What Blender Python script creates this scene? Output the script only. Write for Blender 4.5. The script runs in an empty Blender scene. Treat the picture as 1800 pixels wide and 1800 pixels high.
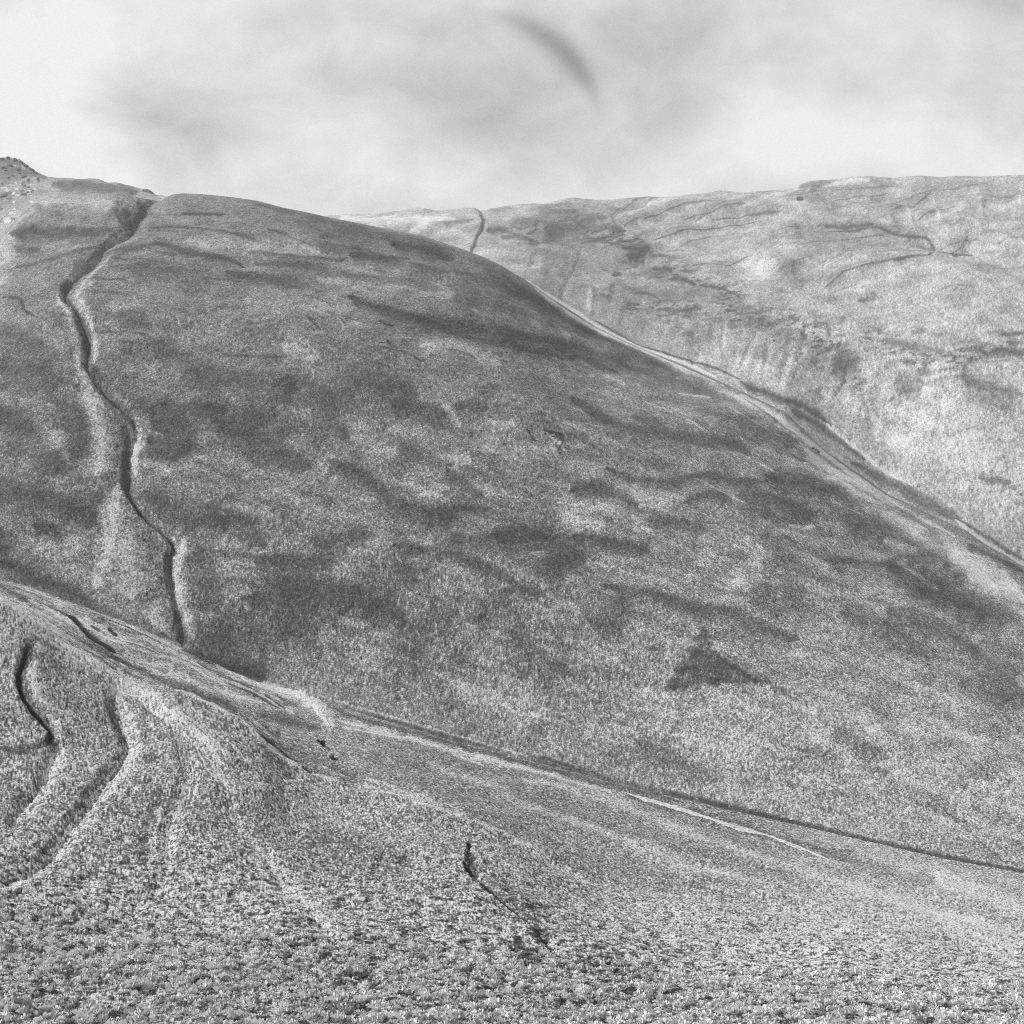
import bpy, math, random
import numpy as np

# ------------------------------------------------------------------ camera, light, sky
RES = 1.0
F = 2570.0           # focal length in photo pixels (photo is 1800 wide), eye level at row 900
scn = bpy.context.scene
C = scn.collection
cam_d = bpy.data.cameras.new("camera")
cam_d.sensor_width = 56.0
cam_d.lens = 56.0 * F / 1800.0
cam_d.clip_start = 0.5
cam_d.clip_end = 60000
cam = bpy.data.objects.new("camera", cam_d)
cam.location = (0, 0, 0)
cam.rotation_euler = (math.radians(90), 0, 0)
C.objects.link(cam)
scn.camera = cam

SUN_AZ = math.radians(-72)     # measured from +Y (view direction) clockwise; negative = from the left
SUN_EL = math.radians(34)
sun_dir = (math.sin(SUN_AZ) * math.cos(SUN_EL), math.cos(SUN_AZ) * math.cos(SUN_EL), math.sin(SUN_EL))
sd = bpy.data.lights.new("sun", 'SUN')
sd.energy = 4.6
sd.angle = math.radians(0.6)
sd.color = (1.0, 1.0, 1.0)
sun = bpy.data.objects.new("sun", sd)
from mathutils import Vector
sun.rotation_euler = Vector(sun_dir).to_track_quat('Z', 'Y').to_euler()
sun.location = (-300, 0, 600)
C.objects.link(sun)

scn.view_settings.view_transform = 'Standard'
scn.view_settings.look = 'None'
scn.view_settings.exposure = 0.0
scn.view_settings.gamma = 1.0
scn.view_settings.use_curve_mapping = False
scn.cycles.filter_width = 1.05
scn.cycles.max_bounces = 4
scn.cycles.diffuse_bounces = 2
scn.cycles.volume_bounces = 0
scn.cycles.use_denoising = False


class NT:
    """tiny node-graph writer"""
    def __init__(self, tree):
        self.t = tree
        self.n = tree.nodes
        self.l = tree.links

    def new(self, typ, **kw):
        nd = self.n.new(typ)
        for k, v in kw.items():
            setattr(nd, k, v)
        return nd

    def put(self, sock, v):
        if isinstance(v, (int, float, tuple)):
            sock.default_value = v
        else:
            self.l.new(v, sock)

    def m(self, op, a, b=0.0, c=0.0, clamp=False):
        nd = self.new('ShaderNodeMath', operation=op, use_clamp=clamp)
        self.put(nd.inputs[0], a)
        self.put(nd.inputs[1], b)
        if op in ('MULTIPLY_ADD', 'SMOOTH_MIN', 'SMOOTH_MAX'):
            self.put(nd.inputs[2], c)
        return nd.outputs[0]

    def noise(self, vec, scale, detail=3, rough=0.55, dist=0.0, lac=2.0):
        nd = self.new('ShaderNodeTexNoise')
        self.put(nd.inputs['Vector'], vec)
        nd.inputs['Scale'].default_value = scale
        nd.inputs['Detail'].default_value = detail
        nd.inputs['Roughness'].default_value = rough
        nd.inputs['Lacunarity'].default_value = lac
        nd.inputs['Distortion'].default_value = dist
        return nd.outputs['Fac']

    def mapping(self, vec, scale=(1, 1, 1), rot=(0, 0, 0), loc=(0, 0, 0)):
        nd = self.new('ShaderNodeMapping')
        self.put(nd.inputs['Vector'], vec)
        nd.inputs['Scale'].default_value = scale
        nd.inputs['Rotation'].default_value = rot
        nd.inputs['Location'].default_value = loc
        return nd.outputs[0]


# ---- world: physical sky turned to grey, under a broken veil of cloud
world = bpy.data.worlds.new("World")
scn.world = world
world.use_nodes = True
w = NT(world.node_tree)
w.n.clear()
out = w.new('ShaderNodeOutputWorld')
bg = w.new('ShaderNodeBackground')
sky = w.new('ShaderNodeTexSky', sky_type='NISHITA')
sky.sun_disc = False
sky.sun_elevation = SUN_EL
sky.sun_rotation = SUN_AZ
bw = w.new('ShaderNodeRGBToBW')
w.l.new(sky.outputs[0], bw.inputs[0])
tc = w.new('ShaderNodeTexCoord')
D = tc.outputs['Generated']
sep = w.new('ShaderNodeSeparateXYZ')
w.l.new(D, sep.inputs[0])
dn = w.m('MAXIMUM', sep.outputs[1], 0.05)
P = w.m('DIVIDE', sep.outputs[0], dn)        # tangent of the bearing
Q = w.m('DIVIDE', sep.outputs[2], dn)        # tangent of the height
zz = w.m('MAXIMUM', sep.outputs[2], 0.0)
cl_vec = w.mapping(D, scale=(1.0, 1.0, 1.5), rot=(0, 0.35, 0))
n1 = w.noise(cl_vec, 6.0, 4, 0.5, 0.6)
n2 = w.noise(cl_vec, 17.0, 5, 0.55, 0.4)


def blob(cx, cy, rx, ry, rot, amp):
    """soft cloud bank: direction given in photo pixels"""
    px, py = (cx - 900) / F, (900 - cy) / F
    a = w.m('SUBTRACT', P, px)
    b = w.m('SUBTRACT', Q, py)
    ca, sa = math.cos(rot), math.sin(rot)
    x = w.m('MULTIPLY', w.m('ADD', w.m('MULTIPLY', a, ca), w.m('MULTIPLY', b, sa)), F / rx)
    y = w.m('MULTIPLY', w.m('SUBTRACT', w.m('MULTIPLY', b, ca), w.m('MULTIPLY', a, sa)), F / ry)
    r2 = w.m('ADD', w.m('MULTIPLY', x, x), w.m('MULTIPLY', y, y))
    g = w.m('POWER', 2.71828, w.m('MULTIPLY', r2, -1.0))
    return w.m('MULTIPLY', g, amp)


cloud = w.m('ADD', w.m('MULTIPLY', w.m('SUBTRACT', n1, 0.5), 0.62), w.m('MULTIPLY', w.m('SUBTRACT', n2, 0.5), 0.50))
SKY_BASE = 0.825
BL = [(230, 190, 110, 55, -0.35, -0.18), (330, 225, 120, 45, -0.1, -0.10), (90, 240, 170, 110, 0.0, 0.11),
      (280, 285, 60, 40, -0.3, -0.10), (60, 30, 300, 70, 0.1, 0.06), (820, 150, 260, 110, 0.0, -0.14), (120, 60, 260, 160, 0.0, 0.05), (1450, 250, 260, 60, 0.0, 0.08), (450, 190, 260, 60, 0.3, -0.06),
      (1000, 60, 380, 80, 0.0, -0.11), (1180, 110, 140, 110, 0.3, -0.07), (930, 230, 260, 60, 0.1, -0.05),
      (1300, 270, 160, 60, 0.2, 0.08), (1760, 0, 140, 50, -0.25, -0.22), (1500, 30, 180, 60, 0.0, 0.04),
      (1620, 130, 160, 60, 0.0, -0.06), (1700, 250, 200, 80, 0.0, 0.06), (560, 60, 180, 60, 0.2, 0.04),
      (620, 300, 200, 60, 0.0, 0.06), (60, 120, 200, 60, 0, -0.02)]
for bb in BL:
    cloud = w.m('ADD', cloud, blob(*bb))
# the thin dark curved wisp of cloud
pa, qa = (825 - 900) / F, (900 - 258) / F
dx = w.m('SUBTRACT', P, pa)
dy = w.m('SUBTRACT', Q, qa)
rr = w.m('SQRT', w.m('ADD', w.m('MULTIPLY', dx, dx), w.m('MULTIPLY', dy, dy)))
ang = w.m('ARCTAN2', dy, dx)                   # the arc runs from about 0.42 to 1.22 rad
t = w.m('DIVIDE', w.m('SUBTRACT', ang, 0.87), 0.46)
along = w.m('POWER', 2.71828, w.m('MULTIPLY', w.m('POWER', w.m('ABSOLUTE', t), 3.0), -1.0))
off = w.m('DIVIDE', w.m('SUBTRACT', rr, 236.0 / F), w.m('ADD', 9.0 / F, w.m('MULTIPLY', along, 15.0 / F)))
acr = w.m('POWER', 2.71828, w.m('MULTIPLY', w.m('MULTIPLY', off, off), -1.0))
cloud = w.m('ADD', cloud, w.m('MULTIPLY', w.m('MULTIPLY', along, acr), w.m('MULTIPLY', w.m('ADD', n2, 0.15), -0.50)))
val = w.m('ADD', w.m('MULTIPLY', cloud, 1.0), SKY_BASE)
val = w.m('MAXIMUM', w.m('MINIMUM', val, 0.97), 0.25)
# grey of the physical sky shows through the veil a little
val = w.m('ADD', w.m('MULTIPLY', val, 0.86), w.m('MULTIPLY', bw.outputs[0], 0.012))
com = w.new('ShaderNodeCombineColor')
for i in range(3):
    w.l.new(val, com.inputs[i])
w.l.new(com.outputs[0], bg.inputs['Color'])
bg.inputs['Strength'].default_value = 1.0
w.l.new(bg.outputs[0], out.inputs['Surface'])

# ------------------------------------------------------------------ numpy helpers
rng = np.random.RandomState(5)
PERM = rng.permutation(4096)
GA = rng.rand(4096) * 2 * np.pi
GX, GY = np.cos(GA), np.sin(GA)


def gnoise(x, y):
    xi = np.floor(x).astype(np.int64)
    yi = np.floor(y).astype(np.int64)
    fx, fy = x - xi, y - yi
    u = fx * fx * fx * (fx * (fx * 6 - 15) + 10)
    v = fy * fy * fy * (fy * (fy * 6 - 15) + 10)

    def g(ix, iy, dx, dy):
        h = PERM[(PERM[ix & 4095] + iy) & 4095]
        return GX[h] * dx + GY[h] * dy
    a = g(xi, yi, fx, fy)
    b = g(xi + 1, yi, fx - 1, fy)
    c = g(xi, yi + 1, fx, fy - 1)
    d = g(xi + 1, yi + 1, fx - 1, fy - 1)
    return ((a + (b - a) * u) * (1 - v) + (c + (d - c) * u) * v) * 1.5


def fbm(x, y, octs=4, gain=0.5):
    s = 0.0
    a = 1.0
    n = 0.0
    for i in range(octs):
        s = s + a * gnoise(x * 2 ** i + 17.3 * i, y * 2 ** i - 9.1 * i)
        n += a
        a *= gain
    return s / n


def curve(pts, u):
    p = np.array(pts, float)
    return np.interp(u, p[:, 0], p[:, 1])


def smooth1(a, k):
    ker = np.hanning(2 * k + 3)
    ker /= ker.sum()
    return np.convolve(np.pad(a, k + 1, mode='edge'), ker, mode='same')[k + 1:-(k + 1)]


# ------------------------------------------------------------------ terrain grid
# columns: bearings (photo column u), dense inside the frame
nin = int(1500 * RES)
U = np.concatenate([np.linspace(-5200, -600, 40, endpoint=False), np.linspace(-600, -60, 90, endpoint=False),
                    np.linspace(-60, 1860, nin), np.linspace(1866, 2400, 90), np.linspace(2450, 7000, 40)])
NC = len(U)
S = (U - 900) / F

# control lines across the picture: row v and depth Y for each bearing
FAR_V = [(-5200, 380), (-600, 330), (-100, 300), (0, 278), (12, 276), (35, 281), (48, 292), (62, 300), (85, 312), (130, 314), (170, 314), (205, 320),
         (230, 327), (248, 333), (258, 329), (268, 334), (283, 349), (300, 362), (400, 384), (500, 392), (560, 388), (590, 382), (615, 379), (640, 381), (655, 378), (685, 373),
         (730, 372), (745, 370), (775, 374), (800, 371), (835, 368), (841, 371), (848, 371), (854, 372), (862, 366), (900, 362),
         (965, 359), (985, 351), (1000, 350), (1060, 352), (1120, 347), (1140, 345), (1160, 347), (1200, 345), (1245, 341), (1265, 337), (1300, 341), (1345, 339), (1395, 334),
         (1410, 326), (1425, 321), (1450, 320), (1480, 318), (1500, 315), (1530, 314), (1570, 317), (1600, 313), (1625, 311), (1650, 315), (1700, 312), (1760, 310), (1860, 309), (2400, 330), (7000, 380)]
FAR_Y = [(-600, 1500), (0, 1700), (90, 1780), (110, 1720), (290, 1800), (400, 2500), (1800, 2350), (2400, 2200), (7000, 2000)]
CR_V = [(-5200, 520), (-600, 500), (-80, 440), (0, 416), (15, 400), (40, 374), (70, 350), (90, 344), (120, 341), (200, 341), (240, 345), (268, 350), (282, 352), (292, 345), (303, 341), (325, 340), (360, 342),
        (400, 346), (450, 353), (500, 366), (540, 374), (580, 383), (640, 395), (700, 407), (740, 415), (800, 434), (850, 452), (880, 466), (920, 491), (960, 521), (1000, 548),
        (1045, 576), (1100, 603), (1200, 645), (1300, 690), (1380, 728), (1450, 795), (1560, 872), (1650, 915), (1700, 938), (1740, 962), (1800, 1000), (2400, 1350), (7000, 1500)]
CR_Y = [(-5200, 900), (-600, 1250), (0, 1420), (325, 1500), (700, 1520), (900, 1600), (960, 1640), (1100, 1420), (1400, 1130), (1800, 900), (2400, 700), (7000, 600)]
ST_V = [(-5200, 900), (-600, 930), (-60, 1005), (0, 1018), (50, 1030), (100, 1048), (160, 1070), (240, 1100), (330, 1142), (400, 1176), (470, 1205), (540, 1224), (570, 1232), (700, 1272), (800, 1302), (900, 1330),
        (1000, 1354), (1100, 1380), (1200, 1403), (1350, 1436), (1500, 1471), (1650, 1505), (1800, 1533), (2400, 1640), (7000, 1720)]
ST_Y = [(-5200, 500), (-600, 620), (0, 640), (500, 590), (900, 540), (1350, 500), (1800, 455), (2400, 410), (7000, 380)]
RG_V = [(-5200, 960), (-600, 985), (0, 1062), (37, 1080), (75, 1105), (125, 1140), (187, 1182), (225, 1205), (260, 1212), (312, 1216), (375, 1244), (412, 1264), (457, 1293), (500, 1335), (550, 1363),
        (600, 1378), (640, 1388), (740, 1408), (820, 1436), (880, 1462), (950, 1500), (1000, 1532), (1060, 1562), (1180, 1600), (1500, 1640), (1800, 1690), (2400, 1760), (7000, 1830)]
RG_Y = [(-5200, 360), (-600, 500), (0, 520), (250, 470), (600, 390), (1000, 300), (1300, 265), (1800, 235), (2400, 220), (7000, 210)]


UG = np.arange(-5400.0, 7200.0, 10.0)


def gsmooth(pts, sigma):
    """control line smoothed over sigma photo pixels"""
    a = curve(pts, UG)
    n = int(sigma / 10 * 3)
    ker = np.exp(-0.5 * (np.arange(-n, n + 1) * 10.0 / sigma) ** 2)
    ker /= ker.sum()
    a = np.convolve(np.pad(a, n, mode='edge'), ker, mode='valid')
    return np.interp(U, UG, a)


def ctrl(vp, yp, ks, ky):
    return smooth1(curve(vp, U), ks), gsmooth(yp, 130)


k = max(1, int(1 * RES))
ky = int(30 * RES)
fv, fy = ctrl(FAR_V, FAR_Y, k, ky)
fv = fv + curve([(0, 1), (85, 3), (245, 5), (283, 5), (580, 6), (700, 3), (900, 4), (1000, 6), (1265, 5), (1395, 8), (1425, 10), (1500, 13), (1600, 11), (1700, 10), (1800, 12)], U)
cv, cy = ctrl(CR_V, CR_Y, k + 2, ky)
sv, sy = ctrl(ST_V, ST_Y, int(8 * RES), ky)
rv, ry = ctrl(RG_V, RG_Y, int(8 * RES), ky)
zf = lambda v, y: -(v - 900) / F * y

kn = []   # (Y, z) arrays
kn.append((np.full(NC, 4.0), np.full(NC, -2.2)))
kn.append((np.full(NC, 55.0), np.full(NC, -24.0)))
rvs = gsmooth(RG_V, 110)
svs = gsmooth(ST_V, 60)
cvs = gsmooth(CR_V, 60)
fvs = gsmooth(FAR_V, 70)
b_v = np.maximum(1835, rvs + 30)
b_y = np.full(NC, 128.0)
kn.append((b_y, zf(b_v, b_y)))
m_y = np.sqrt(b_y * ry) * 1.04
m_v = rvs + (b_v - rvs) * 0.44
kn.append((m_y, zf(m_v, m_y)))
kn.append((ry, zf(rv, ry)))
# bench between the spur edge and the stream
b2_y = ry * 0.42 + sy * 0.58
b2_v = rvs * 0.40 + svs * 0.60 + gsmooth([(0, 6), (600, 6), (1000, 4), (1800, 0)], 80)
kn.append((b2_y, zf(b2_v, b2_y)))
kn.append((sy, zf(sv, sy)))
# main hill
zs, zc = zf(sv, sy), zf(cv, cy)
zss, zcs = zf(svs, sy), zf(cvs, cy)
for fr, bul in ((0.18, 0.00), (0.45, 0.055), (0.78, 0.045)):
    yy = sy + (cy - sy) * fr
    kn.append((yy, zss + (zcs - zss) * (fr + bul)))
kn.append((cy, zc))
# valley of the upper stream, hidden behind the crest at the left, open at the right
hid = np.clip(gsmooth([(0, 1.0), (780, 1.0), (925, 0.0), (7000, 0)], 25), 0, 1)
left = gsmooth([(-600, .35), (0, .35), (300, .5), (500, 1), (7000, 1)], 60)
h_y = cy + 22 + hid * (150 * left)
h_v = cv - 4 + hid * (30 * left)
kn.append((h_y, zf(h_v, h_y)))
# lower and upper half of the far side
zh, zr = zf(h_v, h_y), zf(fv, fy)
zhs, zrs = zf(cvs - 4 + hid * 30 * left, h_y), zf(fvs, fy)
for fr, bul in ((0.35, 0.03), (0.72, 0.06)):
    yy = h_y + (fy - h_y) * fr
    kn.append((yy, zhs + (zrs - zhs) * (fr + bul * gsmooth([(0, .5), (400, .5), (900, 1)], 90))))
kn.append((fy, zr))
kn.append((fy * 1.12, zr - fy * 0.05))
kn.append((np.full(NC, 9000.0), np.full(NC, -150.0)))

KY = np.stack([a[0] for a in kn], 1)
KZ = np.stack([a[1] for a in kn], 1)
NK = KY.shape[1]


def pchip_slopes(x, y):
    h = np.diff(x, axis=1)
    d = np.diff(y, axis=1) / h
    m = np.zeros_like(y)
    w1 = 2 * h[:, 1:] + h[:, :-1]
    w2 = h[:, 1:] + 2 * h[:, :-1]
    same = d[:, :-1] * d[:, 1:] > 0
    with np.errstate(divide='ignore', invalid='ignore'):
        hm = (w1 + w2) / (w1 / d[:, :-1] + w2 / d[:, 1:])
    m[:, 1:-1] = np.where(same, hm, 0)
    m[:, 0] = d[:, 0]
    m[:, -1] = d[:, -1]
    return m


SL = pchip_slopes(KY, KZ)


def herm(seg, t):
    """t: [NC, n] in 0..1 -> Y, z"""
    x0, x1 = KY[:, seg:seg + 1], KY[:, seg + 1:seg + 2]
    y0, y1 = KZ[:, seg:seg + 1], KZ[:, seg + 1:seg + 2]
    m0, m1 = SL[:, seg:seg + 1], SL[:, seg + 1:seg + 2]
    h = x1 - x0
    t2, t3 = t * t, t * t * t
    z = (2 * t3 - 3 * t2 + 1) * y0 + (t3 - 2 * t2 + t) * h * m0 + (-2 * t3 + 3 * t2) * y1 + (t3 - t2) * h * m1
    return x0 + h * t, z


#       K0  K1  K2   K3   K4   K5   K6  (main) 7    8    9   C   H   far 1 2  F  B
ROWS = [10, 30, 230, 170, 150, 150, 150, 260, 280, 170, 24, 170, 150, 110, 8, 8]
ROWS = [max(4, int(r * RES)) for r in ROWS]
Ys, Zs, seg_start = [], [], [0]
for sgi in range(NK - 1):
    n = ROWS[sgi]
    tf = np.linspace(0, 1, 81)[None, :].repeat(NC, 0)
    yf, zfine = herm(sgi, tf)
    vf = 900 - F * zfine / yf
    dl = np.abs(np.diff(vf, axis=1)) + 0.12 * np.abs(vf[:, -1:] - vf[:, :1]) / 80 + 0.01
    # a little smoothing across columns so that the rows stay even
    cum = np.concatenate([np.zeros((NC, 1)), np.cumsum(dl, 1)], 1)
    cum /= cum[:, -1:]
    tt = np.linspace(0, 1, n + 1)[:-1]
    T = np.empty((NC, n))
    for c in range(NC):
        T[c] = np.interp(tt, cum[c], tf[0])
    yv, zv = herm(sgi, T)
    Ys.append(yv)
    Zs.append(zv)
    seg_start.append(seg_start[-1] + n)
Ys.append(KY[:, -1:])
Zs.append(KZ[:, -1:])
Y = np.concatenate(Ys, 1)
Z = np.concatenate(Zs, 1)
NR = Y.shape[1]
X = S[:, None] * Y
VV = 900 - F * Z / Y
UU = U[:, None].repeat(NR, 1)
R_ST = seg_start[6]      # row of the lower stream
R_CR = seg_start[10]
R_H = seg_start[11]
R_F = seg_start[14]
LAY = {'fg': (seg_start[2], R_ST + int(10 * RES)), 'main': (R_ST - int(4 * RES), R_CR + 4), 'far': (R_CR + int(8 * RES), R_F + 6),
       'all': (seg_start[2], R_F)}
PXM = Y / F              # metres per photo pixel at each vertex

# ---- organic wobble so drawn lines do not look ruled
WU = fbm(UU / 34.0, VV / 26.0, 3) * 5.0 + fbm(UU / 9.0 + 50, VV / 8.0, 2) * 1.6
WV = fbm(UU / 38.0 + 90, VV / 24.0 + 40, 3) * 4.0 + fbm(UU / 9.0 + 150, VV / 8.0, 2) * 1.4
EDG = fbm(UU / 16.0 + 300, VV / 10.0, 4, 0.65)

DARK = np.zeros_like(Y)
LITE = np.zeros_like(Y)
BROAD = np.zeros_like(Y)
SOFT = np.zeros_like(Y)
PATCH = fbm(UU / 45.0 + 700, VV / 22.0, 3, 0.6)
DZ = np.zeros_like(Y)


def densify(pts, n=3):
    p = np.array(pts, float)
    if len(p) < 3:
        return p
    q = np.concatenate([2 * p[:1] - p[1:2], p, 2 * p[-1:] - p[-2:-1]])
    o = []
    for i in range(1, len(q) - 2):
        for j in range(n):
            t = j / n
            a, b, c, d = q[i - 1], q[i], q[i + 1], q[i + 2]
            o.append(0.5 * (2 * b + (c - a) * t + (2 * a - 5 * b + 4 * c - d) * t * t + (3 * b - a - 3 * c + d) * t ** 3))
    o.append(p[-1])
    return np.array(o)


def field(pts, reach, lay, wob=1.0):
    """signed distance (screen-left positive for a line drawn downwards) and 0..1 position; returns window"""
    p = densify(pts)
    L = np.concatenate([[0], np.cumsum(np.hypot(*np.diff(p, axis=0).T))])
    c0 = np.searchsorted(U, p[:, 0].min() - reach - 8)
    c1 = np.searchsorted(U, p[:, 0].max() + reach + 8)
    r0, r1 = LAY[lay]
    if c1 - c0 < 2:
        return None
    vs = VV[c0:c1, r0:r1]
    ok = ((vs > p[:, 1].min() - reach - 8) & (vs < p[:, 1].max() + reach + 8)).any(0)
    if not ok.any():
        return None
    ii = np.nonzero(ok)[0]
    r0, r1 = r0 + ii[0], r0 + ii[-1] + 1
    uu = UU[c0:c1, r0:r1] + wob * WU[c0:c1, r0:r1]
    vv = VV[c0:c1, r0:r1] + wob * WV[c0:c1, r0:r1]
    best = np.full(uu.shape, 1e9)
    sg = np.zeros(uu.shape)
    ta = np.zeros(uu.shape)
    for i in range(len(p) - 1):
        a, b = p[i], p[i + 1]
        ab = b - a
        l2 = (ab ** 2).sum()
        if l2 == 0:
            continue
        # columns near this piece only
        k0 = max(0, np.searchsorted(U[c0:c1], min(a[0], b[0]) - reach - 8))
        k1 = np.searchsorted(U[c0:c1], max(a[0], b[0]) + reach + 8)
        if k1 <= k0:
            continue
        du, dv = uu[k0:k1] - a[0], vv[k0:k1] - a[1]
        t = np.clip((du * ab[0] + dv * ab[1]) / l2, 0, 1)
        d = np.hypot(du - t * ab[0], dv - t * ab[1])
        m = d < best[k0:k1]
        best[k0:k1] = np.where(m, d, best[k0:k1])
        sg[k0:k1] = np.where(m, np.sign(ab[0] * dv - ab[1] * du), sg[k0:k1])
        ta[k0:k1] = np.where(m, (L[i] + t * (L[i + 1] - L[i])) / L[-1], ta[k0:k1])
    return (slice(c0, c1), slice(r0, r1)), best, sg, ta


def flat(pts):
    return [(pts[i], pts[i + 1]) for i in range(0, len(pts), 2)]


def taper(t, ends):
    return np.clip(np.minimum(t, 1 - t) / 0.12, 0, 1) ** 0.6 * ends + (1 - ends)


def dark(lay, w_, s_, *pts, soft=1.0, ends=0.75, dz=0.0, edge=0.5, hard=False):
    r = field(flat(pts), w_ * 2.6, lay, 1.0 if w_ > 4 else 0.35)
    if r is None:
        return
    win, d, sg, t = r
    ww = w_ * taper(t, ends)
    merge = not hard and ((lay == 'main' and w_ > 3.5) or (lay == 'far' and w_ > 11))
    if merge:
        # crisp upper rim, ragged and fading lower side
        ww = ww * np.where(sg > 0, 1.9, 0.8)
        s_ = s_ * np.clip(1.0 + 0.5 * PATCH[win], 0.6, 1.2)
    d = d / np.maximum(ww, 0.3) + EDG[win] * edge
    g = s_ * np.exp(-np.clip(d, 0, None) ** 2 * (1.0 / soft))
    if merge:
        SOFT[win] += g
    else:
        DARK[win] = np.maximum(DARK[win], g)
    if dz:
        DZ[win] -= dz * w_ * PXM[win] * np.exp(-d ** 2)


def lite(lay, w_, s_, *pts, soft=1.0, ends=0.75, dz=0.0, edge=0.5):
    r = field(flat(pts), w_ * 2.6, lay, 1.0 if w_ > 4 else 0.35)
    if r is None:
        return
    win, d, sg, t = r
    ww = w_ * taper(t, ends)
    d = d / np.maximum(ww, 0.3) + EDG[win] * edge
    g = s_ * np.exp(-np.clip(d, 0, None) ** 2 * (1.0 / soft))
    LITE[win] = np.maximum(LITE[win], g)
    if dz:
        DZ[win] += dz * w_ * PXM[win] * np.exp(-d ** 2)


def gully(lay, wl, wr, depth, *pts, soil_shade=0.0, lip=0.0, ends=1.0, wob=0.5, pw=1.0):
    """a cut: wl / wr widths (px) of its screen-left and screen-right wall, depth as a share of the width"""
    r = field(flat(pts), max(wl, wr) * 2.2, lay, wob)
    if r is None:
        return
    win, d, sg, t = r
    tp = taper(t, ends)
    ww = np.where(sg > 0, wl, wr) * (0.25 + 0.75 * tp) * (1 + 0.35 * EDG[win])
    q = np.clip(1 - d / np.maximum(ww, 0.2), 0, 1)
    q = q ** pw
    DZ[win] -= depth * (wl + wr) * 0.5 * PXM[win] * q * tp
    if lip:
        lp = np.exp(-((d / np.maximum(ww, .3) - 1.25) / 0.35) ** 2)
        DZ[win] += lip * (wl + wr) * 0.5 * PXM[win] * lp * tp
    if soil_shade:
        DARK[win] = np.maximum(DARK[win], soil_shade * np.clip(q * 1.8, 0, 1) * tp)  # dark soil and the shade of the cut, both painted into the tone


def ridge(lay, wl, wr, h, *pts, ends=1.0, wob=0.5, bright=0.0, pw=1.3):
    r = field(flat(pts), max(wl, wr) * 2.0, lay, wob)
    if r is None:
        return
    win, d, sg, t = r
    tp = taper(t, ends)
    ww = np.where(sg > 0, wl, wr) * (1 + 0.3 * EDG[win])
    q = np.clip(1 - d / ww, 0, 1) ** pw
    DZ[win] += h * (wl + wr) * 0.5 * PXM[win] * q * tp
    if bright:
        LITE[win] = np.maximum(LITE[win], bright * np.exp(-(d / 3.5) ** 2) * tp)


def scarp(lay, wid, h, *pts, wob=0.6):
    """a step: ground on the screen-left of the line raised by h px over wid px, fading away beyond"""
    r = field(flat(pts), wid * 4, lay, wob)
    if r is None:
        return
    win, d, sg, t = r
    tp = taper(t, 1.0)
    x = d * sg / wid
    q = np.where(x > 0, np.exp(-(x / 2.5) ** 2), 0) * np.clip(x * 1.2, 0, 1)
    DZ[win] += h * PXM[win] * q * tp


def broad(lay, cu, cv_, ru, rv_, s_):
    r0, r1 = LAY[lay]
    c0, c1 = np.searchsorted(U, [cu - 3 * ru, cu + 3 * ru])
    w_ = (slice(c0, c1), slice(r0, r1))
    BROAD[w_] += s_ * np.exp(-((UU[w_] - cu) / ru) ** 2 - ((VV[w_] - cv_) / rv_) ** 2)

# ------------------------------------------------------------------ gullies, ridges, patches of growth and painted-in shading
# --- main hill: the long gully at the left, wall shade also painted into the tone
G1 = (272,342, 262,356, 245,376, 230,398, 205,420, 180,440, 170,456, 150,477, 126,498, 114,518, 130,540, 143,568, 154,598, 152,630, 158,655,
      185,680, 214,705, 238,735, 228,770, 224,800, 221,838, 236,876, 262,906, 291,930, 305,956, 297,990, 302,1040, 313,1080, 319,1125)
gully('main', 9, 20, 0.34, *G1, soil_shade=0.0, lip=0.07, ends=0.3, wob=0.8)
gully('main', 4, 8, 0.38, *G1, soil_shade=0.4, ends=0.3, wob=0.8)
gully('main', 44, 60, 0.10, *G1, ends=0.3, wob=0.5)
gully('main', 16, 8, 0.3, 262,348, 240,375, 222,398, 205,415, soil_shade=0.15, wob=.8)
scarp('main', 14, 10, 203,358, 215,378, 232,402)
dark('main', 6, .7, 217,362, 228,376, 232,390, hard=True)  # shadow of the gully wall, painted as a dark wedge
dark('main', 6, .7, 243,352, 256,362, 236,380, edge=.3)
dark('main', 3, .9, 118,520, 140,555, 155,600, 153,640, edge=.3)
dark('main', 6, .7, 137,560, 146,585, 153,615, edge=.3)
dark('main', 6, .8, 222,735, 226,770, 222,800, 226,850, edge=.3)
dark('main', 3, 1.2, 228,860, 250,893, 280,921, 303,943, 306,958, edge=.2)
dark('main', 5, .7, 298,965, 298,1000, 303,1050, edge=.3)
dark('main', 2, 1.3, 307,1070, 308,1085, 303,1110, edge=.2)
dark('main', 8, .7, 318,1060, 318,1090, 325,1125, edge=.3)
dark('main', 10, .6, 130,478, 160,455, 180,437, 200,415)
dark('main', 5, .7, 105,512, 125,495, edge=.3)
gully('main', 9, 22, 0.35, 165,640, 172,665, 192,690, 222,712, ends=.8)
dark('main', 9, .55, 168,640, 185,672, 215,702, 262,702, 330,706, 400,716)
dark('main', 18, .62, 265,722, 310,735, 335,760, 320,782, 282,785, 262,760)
dark('main', 14, .4, 340,700, 450,722, 520,745)
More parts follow.
